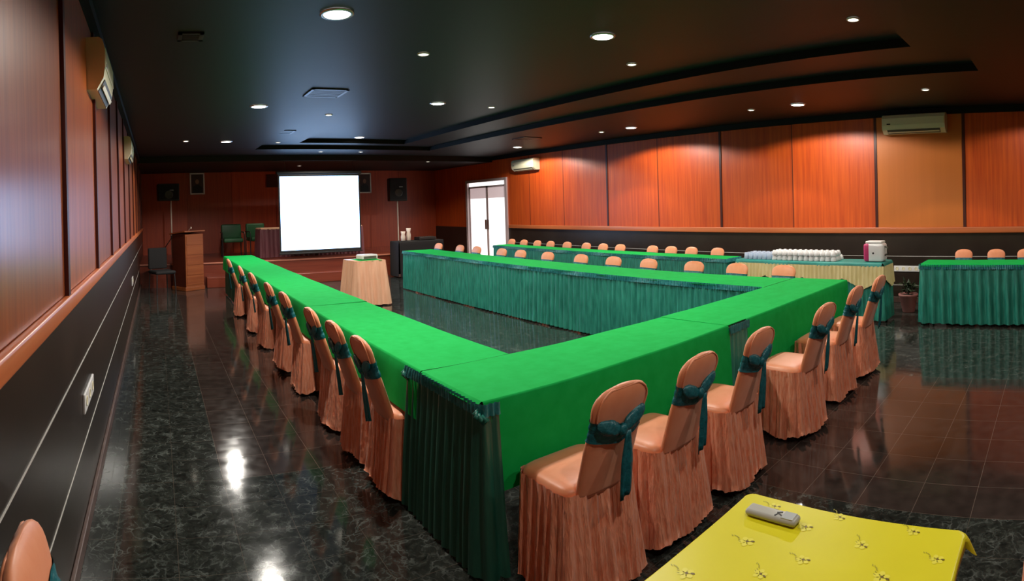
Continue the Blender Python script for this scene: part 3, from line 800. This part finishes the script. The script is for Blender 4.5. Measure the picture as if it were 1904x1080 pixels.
table_skirt('table_skirt', 'long teal satin skirt facing the open floor on the right-hand table', [(RX0 - 0.012, RY1 + 0.012), (RX0 - 0.012, NY1 + 0.02)], 0.02, ZT + 0.002, M['teal_skirt'], 10, TS, period=0.075, amp=0.017)
table_skirt('table_skirt', 'teal skirt end peeking out at the far right corner of the near table', [(NX1 + 0.012, NY0 + 0.0), (NX1 + 0.012, NY1)], 0.035, ZT - 0.012, M['teal_skirt'], 12, TS)
# ruffled knots at the near left corner
for (x, y, s_) in ((NX0 - 0.02, NY0 - 0.02, 'front'), (NX0 - 0.02, NY1 + 0.15, 'rear')):
    kb = MB()
    for k in range(7):
        a = k * 0.9
        kb.tube([(x + 0.014 * math.cos(a), y + 0.014 * math.sin(a), ZT - 0.01 - 0.012 * k / 2), (x + 0.026 * math.cos(a + 0.5), y + 0.026 * math.sin(a + 0.5), ZT - 0.025 - 0.007 * k), (x + 0.010 * math.cos(a + 1), y + 0.010 * math.sin(a + 1), ZT - 0.05 - 0.007 * k)], [0.006, 0.012, 0.005], 8)
    o = kb.obj('skirt_knot', M['teal_skirt'], None, True)
    tag(o, 'shiny gathered fabric knot on the %s of the near left table corner' % s_, 'knot', 'gathered skirt knots')

# ------------------------------------------------------------------ wall-side tables on the right
AX0, AX1, AY0, AY1 = 6.78, 7.16, 4.45, 10.2
table(AX0, AX1, AY0, AY1, ZT, 'wall-side table under green cloth with pale teal skirt')
top_cloth('tablecloth', 'green cloth on the long wall-side table behind the right-hand table', AX0, AX1, AY0, AY1, ZT + 0.003, (0.012, 0.1, 0.05, 0.05), M['green'], 6)
table_skirt('table_skirt', 'pale teal skirt on the long wall-side table', [(AX0 - 0.012, AY1), (AX0 - 0.012, AY0 - 0.012), (AX1, AY0 - 0.012)], 0.035, ZT, M['teal_skirt'], 13, TS)
BX0, BX1, BY0, BY1 = 6.80, 7.20, 2.16, 4.28
table(BX0, BX1, BY0, BY1, ZT, 'buffet table with cream swag')
top_cloth('tablecloth', 'teal cloth on the buffet table with cups', BX0, BX1, BY0, BY1, ZT + 0.003, (0.05, 0.05, 0.05, 0.05), M['teal_top'], 7)
table_skirt('table_skirt', 'teal skirt under the cream swag of the buffet table', [(BX0 - 0.006, BY1), (BX0 - 0.006, BY0 - 0.006), (BX1, BY0 - 0.006)], 0.035, ZT - 0.02, M['teal_skirt'], 14, TS, ruffle=False, period=0.07, amp=0.014)
# cream valance with points
pv = MB(); per = [(BX0 - 0.03, y) for y in [BY1 + 0.0 - k * 0.01 for k in range(int((BY1 - BY0 + 0.03) / 0.01) + 1)]] + [(BX0 - 0.03 + 0.01 * k, BY0 - 0.03) for k in range(1, 43)]
vs = []; Rr = 6
for r in range(Rr + 1):
    t_ = r / Rr
    for i, (x, y) in enumerate(per):
        s_ = i * 0.01
        onfront = x < BX0
        Ld = 0.16 + 0.13 * (1 - abs(((s_ + 0.08) % 0.56) / 0.28 - 1)) ** 1.0
        pl = 0.008 * math.sin(s_ * 2 * PI / 0.055) * (0.5 + 0.5 * t_)
        nx, ny = (-1, 0) if onfront else (0, -1)
        vs.append((x + nx * (pl + 0.02 * t_), y + ny * (pl + 0.02 * t_), ZT - 0.035 - Ld * t_))
N = len(per)
pv.add(vs, [(r * N + i, (r + 1) * N + i, (r + 1) * N + i + 1, r * N + i + 1) for r in range(Rr) for i in range(N - 1)])
tag(pv.obj('table_valance', M['cream'], None, True), 'cream pleated valance with hanging points round the buffet table', 'valance')
# green table at the right edge
CX0, CX1, CY0, CY1 = 6.80, 7.22, -0.5, 1.66
table(CX0, CX1, CY0, CY1, ZT, 'table at the right edge of the photo under green cloth')
top_cloth('tablecloth', 'green cloth on the separate table at the right edge', CX0, CX1, CY0, CY1, ZT + 0.003, (0.03, 0.1, 0.05, 0.03), M['green'], 8)
table_skirt('table_skirt', 'teal skirt in deep regular folds on the table at the right edge', [(CX1, CY1 + 0.012), (CX0 - 0.012, CY1 + 0.012), (CX0 - 0.012, CY0)], 0.03, ZT - 0.01, M['teal_skirt'], 15, TS, period=0.115, amp=0.030, rw=0.05, reg=True)

# cups, glasses, canister on the buffet
def cup_mesh():
    return MB().lathe([(0.036, 0.0), (0.038, 0.004), (0.034, 0.03), (0.024, 0.056), (0.018, 0.060), (0.018, 0.066), (0.001, 0.066)], 16)
cup0 = cup_mesh().obj('cup', M['china'], None, True)
tag(cup0, 'white china cup set upside down in rows on the teal buffet cloth', 'cup', 'white cups on the buffet')
first = True
for k in range(12):
    for j in range(4):
        o = cup0 if first else cup0.copy()
        if not first: COL.objects.link(o)
        first = False
        o.location = (6.87 + 0.085 * j + R_.uniform(-.004, .004), 2.84 + 0.079 * k, ZT + 0.006)
        if j < 3:
            o2 = cup0.copy(); COL.objects.link(o2); o2.location = (o.location.x, o.location.y, ZT + 0.006 + 0.0665)
            o2['label'] = 'white china cup stacked upside down on another cup on the buffet'
gl0 = MB().lathe([(0.033, 0.0), (0.034, 0.003), (0.028, 0.085), (0.022, 0.088), (0.001, 0.088)], 16).obj('drinking_glass', M['glassware'], None, True)
tag(gl0, 'bluish drinking glass upside down left of the white cups', 'glass', 'bluish glasses on the buffet')
first = True
for k in range(6):
    for j in range(4):
        o = gl0 if first else gl0.copy()
        if not first: COL.objects.link(o)
        first = False
        o.location = (6.88 + 0.08 * j, 3.92 - 0.0 + 0.055 * 0 + k * 0.0 + 0.0, ZT + 0.006)
        o.location.y = 3.80 + 0.072 * k
ct = thing('canister', 'white canister with magenta stripe standing at the right end of the buffet', 'canister', (6.98, 2.30, ZT + 0.006))
MB().rbox(-0.10, 0.10, -0.13, 0.13, 0, 0.235, 0.035).obj('can_body', M['china'], ct, True)
MB().rbox(-0.104, 0.04, 0.045, 0.134, 0.004, 0.232, 0.03).obj('magenta_stripe', M['magenta'], ct, True)
MB().rbox(-0.085, 0.085, -0.11, 0.11, 0.232, 0.262, 0.014).obj('can_lid', M['white'], ct, True)
MB().lathe([(0.013, 0), (0.013, 0.004), (0.001, 0.004)], 12, T=Matrix.Translation((-0.099, 0.0, 0.11)) @ Matrix.Rotation(-PI / 2, 4, 'Y')).obj('printed_dot', M['suit'], ct)
hd = MB().tube([(-0.02, -0.125, 0.19), (-0.02, -0.165, 0.18), (-0.02, -0.17, 0.10), (-0.02, -0.125, 0.08)], 0.012, 8); hd.obj('can_handle', M['ivory_dark'], ct, True)

# potted plant on the floor by the right wall
pt = thing('potted_plant', 'small dark plant in a pink clay pot on the floor by the right wall', 'potted plant', (7.55, 2.03, 0))
MB().lathe([(0.075, 0), (0.085, 0.01), (0.125, 0.22), (0.135, 0.225), (0.135, 0.25), (0.115, 0.25), (0.11, 0.23)], 24, cap=True).obj('pot', M['pot'], pt, True)
MB().lathe([(0.11, 0.228), (0.001, 0.236)], 24).obj('soil', M['soil'], pt)
lv = MB(); rn = random.Random(9)
for k in range(46):
    a = rn.uniform(0, 2 * PI); el = rn.uniform(0.4, 1.35); L = rn.uniform(0.10, 0.24)
    p0 = Vector((0.03 * math.cos(a), 0.03 * math.sin(a), 0.235 + rn.uniform(0, 0.12)))
    d = Vector((math.cos(a) * math.cos(el), math.sin(a) * math.cos(el), math.sin(el))); s_ = Vector((-math.sin(a), math.cos(a), 0)) * 0.022
    up = Vector((0, 0, -0.05))
    p1 = p0 + d * L * 0.5; p2 = p0 + d * L + up
    lv.add([p0, p1 + s_, p2, p1 - s_, p1 + Vector((0, 0, 0.008))], [(0, 1, 4), (1, 2, 4), (2, 3, 4), (3, 0, 4)])
lv.obj('foliage', M['leaf'], pt)
MB().tube([(0, 0, 0.22), (0.01, 0, 0.38)], 0.008).obj('stem', M['leaf'], pt)

# ------------------------------------------------------------------ small projector table on the open floor
PX, PY = 3.42, 9.10
t = thing('projector_table', 'small square table under pale peach satin on the open floor', 'table', (PX, PY, 0), 0.05)
MB().rbox(-0.26, 0.26, -0.26, 0.26, 0.715, 0.745, 0.006).obj('tabletop', M['ply'], t)
for sx in (-1, 1):
    for sy in (-1, 1): MB().tube([(sx * 0.22, sy * 0.22, 0.72), (sx * 0.22, sy * 0.22, 0)], 0.015).obj('leg', M['dark_metal'], t)
sq = [(0.27, 0.27), (0.27, -0.27), (-0.27, -0.27), (-0.27, 0.27), (0.27, 0.27)]
pc = MB(); pc.box(-0.27, 0.27, -0.27, 0.27, 0.746, 0.751)
sheet([(-0.27, 0.27), (-0.27, -0.27), (0.27, -0.27), (0.27, 0.27), (-0.27, 0.27)][::1], 0.02, 0.75, 0.11, 0.026, 9, 3, 0.075, mb=pc)
o = pc.obj('tablecloth', M['peach_table'], None, True, loc=(PX, PY, 0)); o.rotation_euler.z = 0.05
tag(o, 'pale peach satin cloth falling in folds to the floor on the projector table', 'tablecloth')
o = top_cloth('tablecloth', 'small green cloth square lying under the projector', PX - 0.17, PX + 0.22, PY - 0.24, PY + 0.20, 0.754, (0.01, 0.01, 0.012, 0.01), M['green'], 9)
t = thing('projector', 'white projector on the small green cloth', 'projector', (PX + 0.04, PY - 0.03, 0.755), 0.15)
MB().rbox(-0.155, 0.155, -0.11, 0.11, 0.006, 0.085, 0.02).obj('projector_case', M['white'], t, True)
MB().lathe([(0.034, 0), (0.034, 0.02), (0.026, 0.022), (0.024, 0.01)], 20, T=Matrix.Translation((0.08, 0.108, 0.046)) @ Matrix.Rotation(-PI / 2, 4, 'X')).obj('lens', M['black'], t, True)
MB().box(-0.12, 0.12, -0.112, -0.109, 0.02, 0.06).obj('grille', M['ivory_dark'], t)
for q in ((-0.12, -0.08), (0.12, -0.08), (0, 0.08)): MB().lathe([(0.01, 0), (0.01, 0.008)], 10, (q[0], q[1], 0)).obj('foot', M['black'], t)

# ------------------------------------------------------------------ projection screen, hung from the lower ceiling
sy = 12.46
t = thing('projection_screen', 'lit white projection screen with black border hanging before the stage', 'projection screen', (3.665, sy, 0.67))
W2, HS = 0.965, 1.76
MB().box(-W2, W2, -0.003, 0.003, 0.0, HS).obj('black_border', M['black'], t)
MB().box(-W2 + 0.035, W2 - 0.035, -0.006, -0.0032, 0.06, HS - 0.045).obj('projected_picture', M['screen'], t)
MB().rbox(-W2 - 0.02, W2 + 0.02, -0.02, 0.02, -0.03, 0.0, 0.008).obj('bottom_bar', M['black'], t)
MB().rbox(-W2 - 0.04, W2 + 0.04, -0.035, 0.035, HS, HS + 0.07, 0.02).obj('roller_case', M['black'], t)
for sx in (-1, 1): MB().tube([(sx * 0.8, 0, HS + 0.06), (sx * 0.8, 0, ZF - 0.67)], 0.006).obj('hanger', M['black'], t)

# ------------------------------------------------------------------ stage things
def picture(x, z, label):
    t = thing('framed_portrait', label, 'picture', (x, YF - 0.012, z))
    fr = MB(); a, b_, k = 0.20, 0.29, 0.035
    for q in ((-a, a, -b_, -b_ + k), (-a, a, b_ - k, b_), (-a, -a + k, -b_, b_), (a - k, a, -b_, b_)): fr.rbox(q[0], q[1], -0.03, 0.0, q[2], q[3], 0.006)
    fr.obj('frame', M['frame_silver'], t)
    MB().box(-a + k, a - k, -0.012, -0.004, -b_ + k, b_ - k).obj('picture_sheet', M['picture'], t)
    MB().lathe([(0.05, 0), (0.05, 0.003)], 20, T=Matrix.Translation((0, -0.013, 0.055)) @ Matrix.Rotation(PI / 2, 4, 'X') @ Matrix.Diagonal((1, 1.3, 1, 1))).obj('portrait_head', M['skin'], t)
    sh = [(-0.13, -0.25), (0.13, -0.25), (0.12, -0.09), (0.04, -0.03), (-0.04, -0.03), (-0.12, -0.09)]
    MB().add([(x_, -0.0135, z_) for x_, z_ in sh], [tuple(range(6))]).obj('portrait_shoulders', M['suit'], t)
picture(1.12, 2.42, 'framed portrait on the far wall left of the screen')
picture(5.90, 2.36, 'framed portrait on the far wall half hidden behind the right edge of the screen')
em = MB().rbox(-0.22, 0.22, -0.03, 0, -0.18, 0.18, 0.01)
tag(em.obj('wall_plaque', M['batten'], None, loc=(3.25, YF - 0.012, 2.46)), 'dark wall plaque mostly hidden behind the top left of the screen', 'plaque')

def speaker(x, y, z, wx, hz, label, rz):
    t = thing('loudspeaker', label, 'loudspeaker', (x, y, z), rz)
    MB().rbox(-wx, wx, -0.17, 0.17, 0, hz, 0.02).obj('cabinet', M['black'], t)
    MB().rbox(-wx + 0.02, wx - 0.02, -0.178, -0.168, 0.03, hz - 0.03, 0.004).obj('grille', M['black_cloth'], t)
    MB().lathe([(0.11, 0), (0.10, 0.006), (0.03, 0.002)], 24, T=Matrix.Translation((0, -0.178, hz * 0.36)) @ Matrix.Rotation(PI / 2, 4, 'X')).obj('woofer', M['dark_metal'], t)
    MB().box(0.02, 0.12, -0.181, -0.178, hz * 0.6, hz * 0.6 + 0.012).obj('badge', M['white'], t)
def stand(x, y, z0, z1, label):
    t = thing('speaker_stand', label, 'stand', (x, y, z0))
    MB().tube([(0, 0, 0.1), (0, 0, z1 - z0)], 0.018, 10).obj('pole', M['pole'], t, True)
    for k in range(3):
        a = k * 2.094 + 0.5; MB().tube([(0, 0, 0.5), (0.4 * math.cos(a), 0.4 * math.sin(a), 0.012)], 0.011).obj('leg', M['dark_metal'], t)
    MB().lathe([(0.028, 0.46), (0.028, 0.56)], 12).obj('collar', M['dark_metal'], t)
stand(0.37, 14.5, SZ, 1.95, 'pale speaker stand pole behind the lectern')
speaker(0.30, 14.5, 1.95, 0.27, 0.43, 'black loudspeaker on the pale stand left of the portrait', 0.1)
stand(6.35, 14.2, 0, 1.80, 'speaker stand pole in shade at the right of the stage')
speaker(6.35, 14.2, 1.80, 0.24, 0.62, 'black loudspeaker in shade right of the screen', -0.2)

# desk with maroon skirt on the stage
DX0, DX1, DYa, DYb = 2.42, 4.94, 13.25, 13.85
table(DX0, DX1, DYa, DYb, SZ + 0.70, 'head table on the stage under maroon skirt').location.z = 0
bpy.context.view_layer.update()
dt = [o for o in COL.objects if o.get('label') == 'head table on the stage under maroon skirt'][0]
for ch in dt.children:
    if ch.name.startswith('leg'):
        for v in ch.data.vertices:
            if v.co.z < 0.1: v.co.z += SZ
top_cloth('tablecloth', 'pinkish pale cloth edge along the top of the stage head table', DX0, DX1, DYa, DYb, SZ + 0.703, (0.03, 0.03, 0.03, 0.03), M['peach_table'], 11)
table_skirt('table_skirt', 'maroon pleated skirt of the head table below the screen', [(DX0 - 0.02, DYb), (DX0 - 0.02, DYa - 0.02), (DX1 + 0.02, DYa - 0.02), (DX1 + 0.02, DYb)], SZ + 0.01, SZ + 0.69, M['maroon'], 16, None, ruffle=False, period=0.11, amp=0.016)
def arm_chair(x, y, rz, label):
    t = thing('armchair', label, 'chair', (x, y, SZ), rz, 'green armchairs on the stage')
    MB().rbox(-0.24, 0.24, -0.22, 0.24, 0.36, 0.46, 0.03).obj('seat', M['green_chair'], t, True)
    MB().rbox(-0.25, 0.25, 0.20, 0.28, 0.44, 0.80, 0.035).obj('backrest', M['green_chair'], t, True)
    for sx in (-1, 1):
        MB().tube([(sx * 0.27, 0.22, 0.60), (sx * 0.27, -0.16, 0.60), (sx * 0.27, -0.20, 0.56), (sx * 0.27, -0.20, 0.0)], 0.014).obj('armrest', M['dark_metal'], t)
        MB().tube([(sx * 0.24, 0.24, 0.75), (sx * 0.25, 0.26, 0)], 0.014).obj('leg', M['dark_metal'], t)
    MB().box(-0.25, 0.25, 0.19, 0.199, 0.42, 0.44).obj('chrome_strip', M['metal'], t)
arm_chair(1.86, 14.1, 0.0, 'green armchair on the stage right of the lectern')
arm_chair(2.55, 14.35, 0.15, 'green armchair on the stage partly behind the left end of the head table')

# lectern
t = thing('lectern', 'tall brown wooden lectern with dark side standing left of the stage', 'lectern', (0.64, 12.22, 0), 0.62)
T_ = None
MB().rbox(-0.26, 0.26, -0.24, 0.24, 0.0, 0.08, 0.008).obj('plinth', M['lectern'], t)
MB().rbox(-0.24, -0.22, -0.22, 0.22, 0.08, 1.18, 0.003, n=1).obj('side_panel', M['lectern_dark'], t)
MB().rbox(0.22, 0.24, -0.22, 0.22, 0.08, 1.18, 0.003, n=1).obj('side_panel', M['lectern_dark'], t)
MB().rbox(-0.24, 0.24, 0.20, 0.225, 0.08, 1.20, 0.003, n=1).obj('back_panel', M['lectern'], t)
fp = MB()
fp.rbox(-0.24, 0.24, -0.235, -0.21, 0.08, 1.18, 0.003, n=1)
for k in range(5): fp.rbox(-0.215, 0.215, -0.243, -0.234, 0.12 + 0.21 * k, 0.30 + 0.21 * k, 0.004, n=1)
fp.obj('front_panel', M['lectern'], t)
MB().rbox(-0.28, 0.28, -0.27, 0.27, 0, 0.03, 0.008, T=Matrix.Translation((0, 0, 1.20)) @ Matrix.Rotation(-0.10, 4, 'X')).obj('reading_top', M['lectern'], t)
mc = MB().tube([(0.12, 0.1, 1.22), (0.12, 0.08, 1.27), (0.12, 0.02, 1.30)], 0.005); mc.lathe([(0.012, 0), (0.014, 0.02), (0.006, 0.04)], 10, (0.12, 0.01, 1.29)); mc.obj('microphone', M['pole'], t)
# dark stacked chairs / cabinet left of the lectern
t = thing('office_chair', 'black chair in the dark corner left of the lectern', 'chair', (0.08, 11.75, 0), 0.4)
MB().rbox(-0.22, 0.22, -0.22, 0.22, 0.40, 0.47, 0.03).obj('seat', M['black_cloth'], t, True)
MB().rbox(-0.21, 0.21, 0.19, 0.25, 0.48, 0.92, 0.03).obj('backrest', M['black_cloth'], t, True)
for sx in (-1, 1):
    for sy_ in (-1, 1): MB().tube([(sx * 0.19, sy_ * 0.19, 0.42), (sx * 0.21, sy_ * 0.21, 0)], 0.012).obj('leg', M['dark_metal'], t)
    MB().tube([(sx * 0.15, 0.2, 0.42), (sx * 0.15, 0.22, 0.55)], 0.012).obj('back_post', M['dark_metal'], t)

# black table with two pale vases right of the stage
table(5.36, 6.50, 11.95, 12.45, 0.83, 'black covered table right of the screen')
top_cloth('tablecloth', 'black cloth reaching the floor on the table right of the screen', 5.36, 6.50, 11.95, 12.45, 0.834, (0.80, 0.80, 0.80, 0.80), M['black_cloth'], 12)
for k, (x, y, h, s_) in enumerate(((5.53, 12.1, 0.22, 'shorter left one'), (5.68, 12.12, 0.29, 'taller right one'))):
    o = MB().lathe([(0.035, 0), (0.05, 0.01), (0.055, h * 0.45), (0.04, h * 0.7), (0.058, h), (0.05, h), (0.03, h * 0.72)], 20).obj('vase', M['pole'], None, True, loc=(x, y, 0.840))
    tag(o, 'pale vase on the black table right of the screen, ' + s_, 'vase', 'pale vases on the black table')
t = thing('mixer', 'flat black sound mixer on the black table right of the screen', 'mixer', (6.15, 12.2, 0.840))
MB().rbox(-0.22, 0.22, -0.15, 0.15, 0, 0.07, 0.012).obj('mixer_case', M['dark_metal'], t)
for k in range(6): MB().lathe([(0.009, 0), (0.007, 0.015)], 8, (-0.17 + 0.068 * k, -0.05, 0.07)).obj('knob', M['ivory_dark'], t)

# ------------------------------------------------------------------ yellow table with remote control in the foreground
YX0, YX1, YY0, YY1, YZ = 0.62, 1.405, 0.245, 0.858, 0.75
t = thing('foreground_table', 'table under the yellow flowered cloth at the bottom right', 'table', ((YX0 + YX1) / 2, (YY0 + YY1) / 2, 0))
hx, hy = (YX1 - YX0) / 2, (YY1 - YY0) / 2
MB().rbox(-hx + 0.01, hx - 0.01, -hy + 0.01, hy - 0.01, YZ - 0.03, YZ - 0.004, 0.008).obj('tabletop', M['lectern_dark'], t)
MB().box(-hx + 0.04, hx - 0.04, -hy + 0.04, -hy + 0.06, YZ - 0.12, YZ - 0.031).obj('apron', M['lectern_dark'], t)
MB().box(-hx + 0.04, hx - 0.04, hy - 0.06, hy - 0.04, YZ - 0.12, YZ - 0.031).obj('apron', M['lectern_dark'], t)
for sx in (-1, 1):
    for sy_ in (-1, 1): MB().rbox(sx * (hx - 0.06) - 0.022, sx * (hx - 0.06) + 0.022, sy_ * (hy - 0.06) - 0.022, sy_ * (hy - 0.06) + 0.022, 0, YZ - 0.03, 0.005).obj('leg', M['lectern_dark'], t)
def yellow_cloth():
    mb = MB(); n = 40; r = 0.03; L = 0.055
    # rows from the middle outwards as a rounded rectangle fan, then a wavy drop
    per = []
    def corner(cx, cy, a0):
        return [(cx + r * math.cos(a0 + PI / 2 * k / 8), cy + r * math.sin(a0 + PI / 2 * k / 8), math.cos(a0 + PI / 2 * k / 8), math.sin(a0 + PI / 2 * k / 8)) for k in range(9)]
    def seg(ax, ay, bx, by, nx, ny, m_=40): return [(ax + (bx - ax) * k / m_, ay + (by - ay) * k / m_, nx, ny) for k in range(1, m_)]
    x0, x1, y0, y1 = YX0, YX1, YY0, YY1
    per += corner(x1 - r, y1 - r, 0) + seg(x1 - r, y1, x0 + r, y1, 0, 1) + corner(x0 + r, y1 - r, PI / 2) + seg(x0, y1 - r, x0, y0 + r, -1, 0)
    per += corner(x0 + r, y0 + r, PI) + seg(x0 + r, y0, x1 - r, y0, 0, -1) + corner(x1 - r, y0 + r, 1.5 * PI) + seg(x1, y0 + r, x1, y1 - r, 1, 0)
    N = len(per); vs = [(x, y, YZ) for x, y, _, _ in per]
    mb.add(vs, [tuple(range(N))])
    prof = [(0, 0), (0.003, -0.0015), (0.006, -0.007)] + [(0.008, -0.007 - L * k / 5) for k in range(1, 6)]
    vs = []
    for q, (o_, dz) in enumerate(prof):
        t_ = q / (len(prof) - 1)
        for i, (x, y, nx, ny) in enumerate(per):
            cor = abs(nx * ny) * 2
            wv = 0.003 * math.sin(i * 0.35) * t_ + 0.034 * cor * t_
            vs.append((x + nx * (o_ + wv), y + ny * (o_ + wv), YZ + dz * ((0.35 if ny < -0.3 else 1.0) + 0.75 * cor) + 0.003 * t_ * math.sin(i * 0.21)))
    mb.add(vs, [(q * N + i, (q + 1) * N + i, (q + 1) * N + (i + 1) % N, q * N + (i + 1) % N) for q in range(len(prof) - 1) for i in range(N)])
    # printed flowers
    rn = random.Random(4)
    def disc(cx, cy, rx, ry, an, mi, z, n=12):
        vs = []
        for k in range(n):
            a = 2 * PI * k / n; u, v = rx * math.cos(a), ry * math.sin(a)
            vs.append((cx + u * math.cos(an) - v * math.sin(an), cy + u * math.sin(an) + v * math.cos(an), YZ + z))
        mb.add(vs, [tuple(range(n))], mi)
    def flower(cx, cy, an, s_=1.0):
        ca, sa = math.cos(an), math.sin(an)
        def P(u, v): return cx + s_ * (u * ca - v * sa), cy + s_ * (u * sa + v * ca)
        for k in range(5):
            a = k * 2 * PI / 5; q = P(0.011 * math.cos(a), 0.011 * math.sin(a)); disc(*q, 0.009 * s_, 0.007 * s_, an + a, 1, 0.0006)
        q = P(0.001, 0.002); disc(*q, 0.0045 * s_, 0.0035 * s_, an, 2, 0.0009)
        q = P(0.012, 0.010); disc(*q, 0.0055 * s_, 0.003 * s_, an + 0.5, 2, 0.0009)
        for k in range(6):
            q = P(-0.014 - 0.006 * k, -0.010 + 0.012 * math.sin(k * 0.5)); disc(*q, 0.004 * s_, 0.0012 * s_, an + 0.4 - 0.15 * k, 3, 0.0009)
    k = 0
    for (u, v) in FLOW:
        flower(u, v, 4.1 + rn.uniform(-0.5, 0.5), rn.uniform(0.85, 1.05)); k += 1
    return mb
FLOW = [(1.39, 0.575), (1.38, 0.371), (1.295, 0.48), (1.196, 0.745), (1.192, 0.589), (1.284, 0.29), (1.106, 0.655), (1.196, 0.398), (1.315, 0.64), (1.37, 0.76), (1.05, 0.50), (1.08, 0.32), (0.95, 0.66), (0.90, 0.45), (0.82, 0.74), (0.80, 0.36), (1.02, 0.80)]
yc = yellow_cloth().obj('tablecloth', [M['yellow'], M['petal'], M['print_brown'], M['print_olive']], None, False)
tag(yc, 'bright yellow oilcloth printed with small flowers on the foreground table', 'tablecloth')
t = thing('remote_control', 'grey remote control lying on the yellow cloth', 'remote control', (1.315, 0.735, YZ + 0.001), -PI / 2 + 0.0)
MB().rbox(-0.075, 0.075, -0.022, 0.022, 0.0, 0.018, 0.009).obj('remote_case', M['remote'], t, True)
MB().rbox(0.032, 0.066, -0.017, 0.017, 0.0175, 0.0195, 0.001).obj('display_window', M['remote_screen'], t)
for q in ((0.020, 0.006, 0.5), (0.026, -0.004, -0.6), (0.016, -0.006, 1.2)):
    MB().rbox(-0.008, 0.008, -0.002, 0.002, 0.0, 0.0015, 0.0006, T=Matrix.Translation((q[0], q[1], 0.0178)) @ Matrix.Rotation(q[2], 4, 'Z')).obj('button', M['remote_dark'], t)
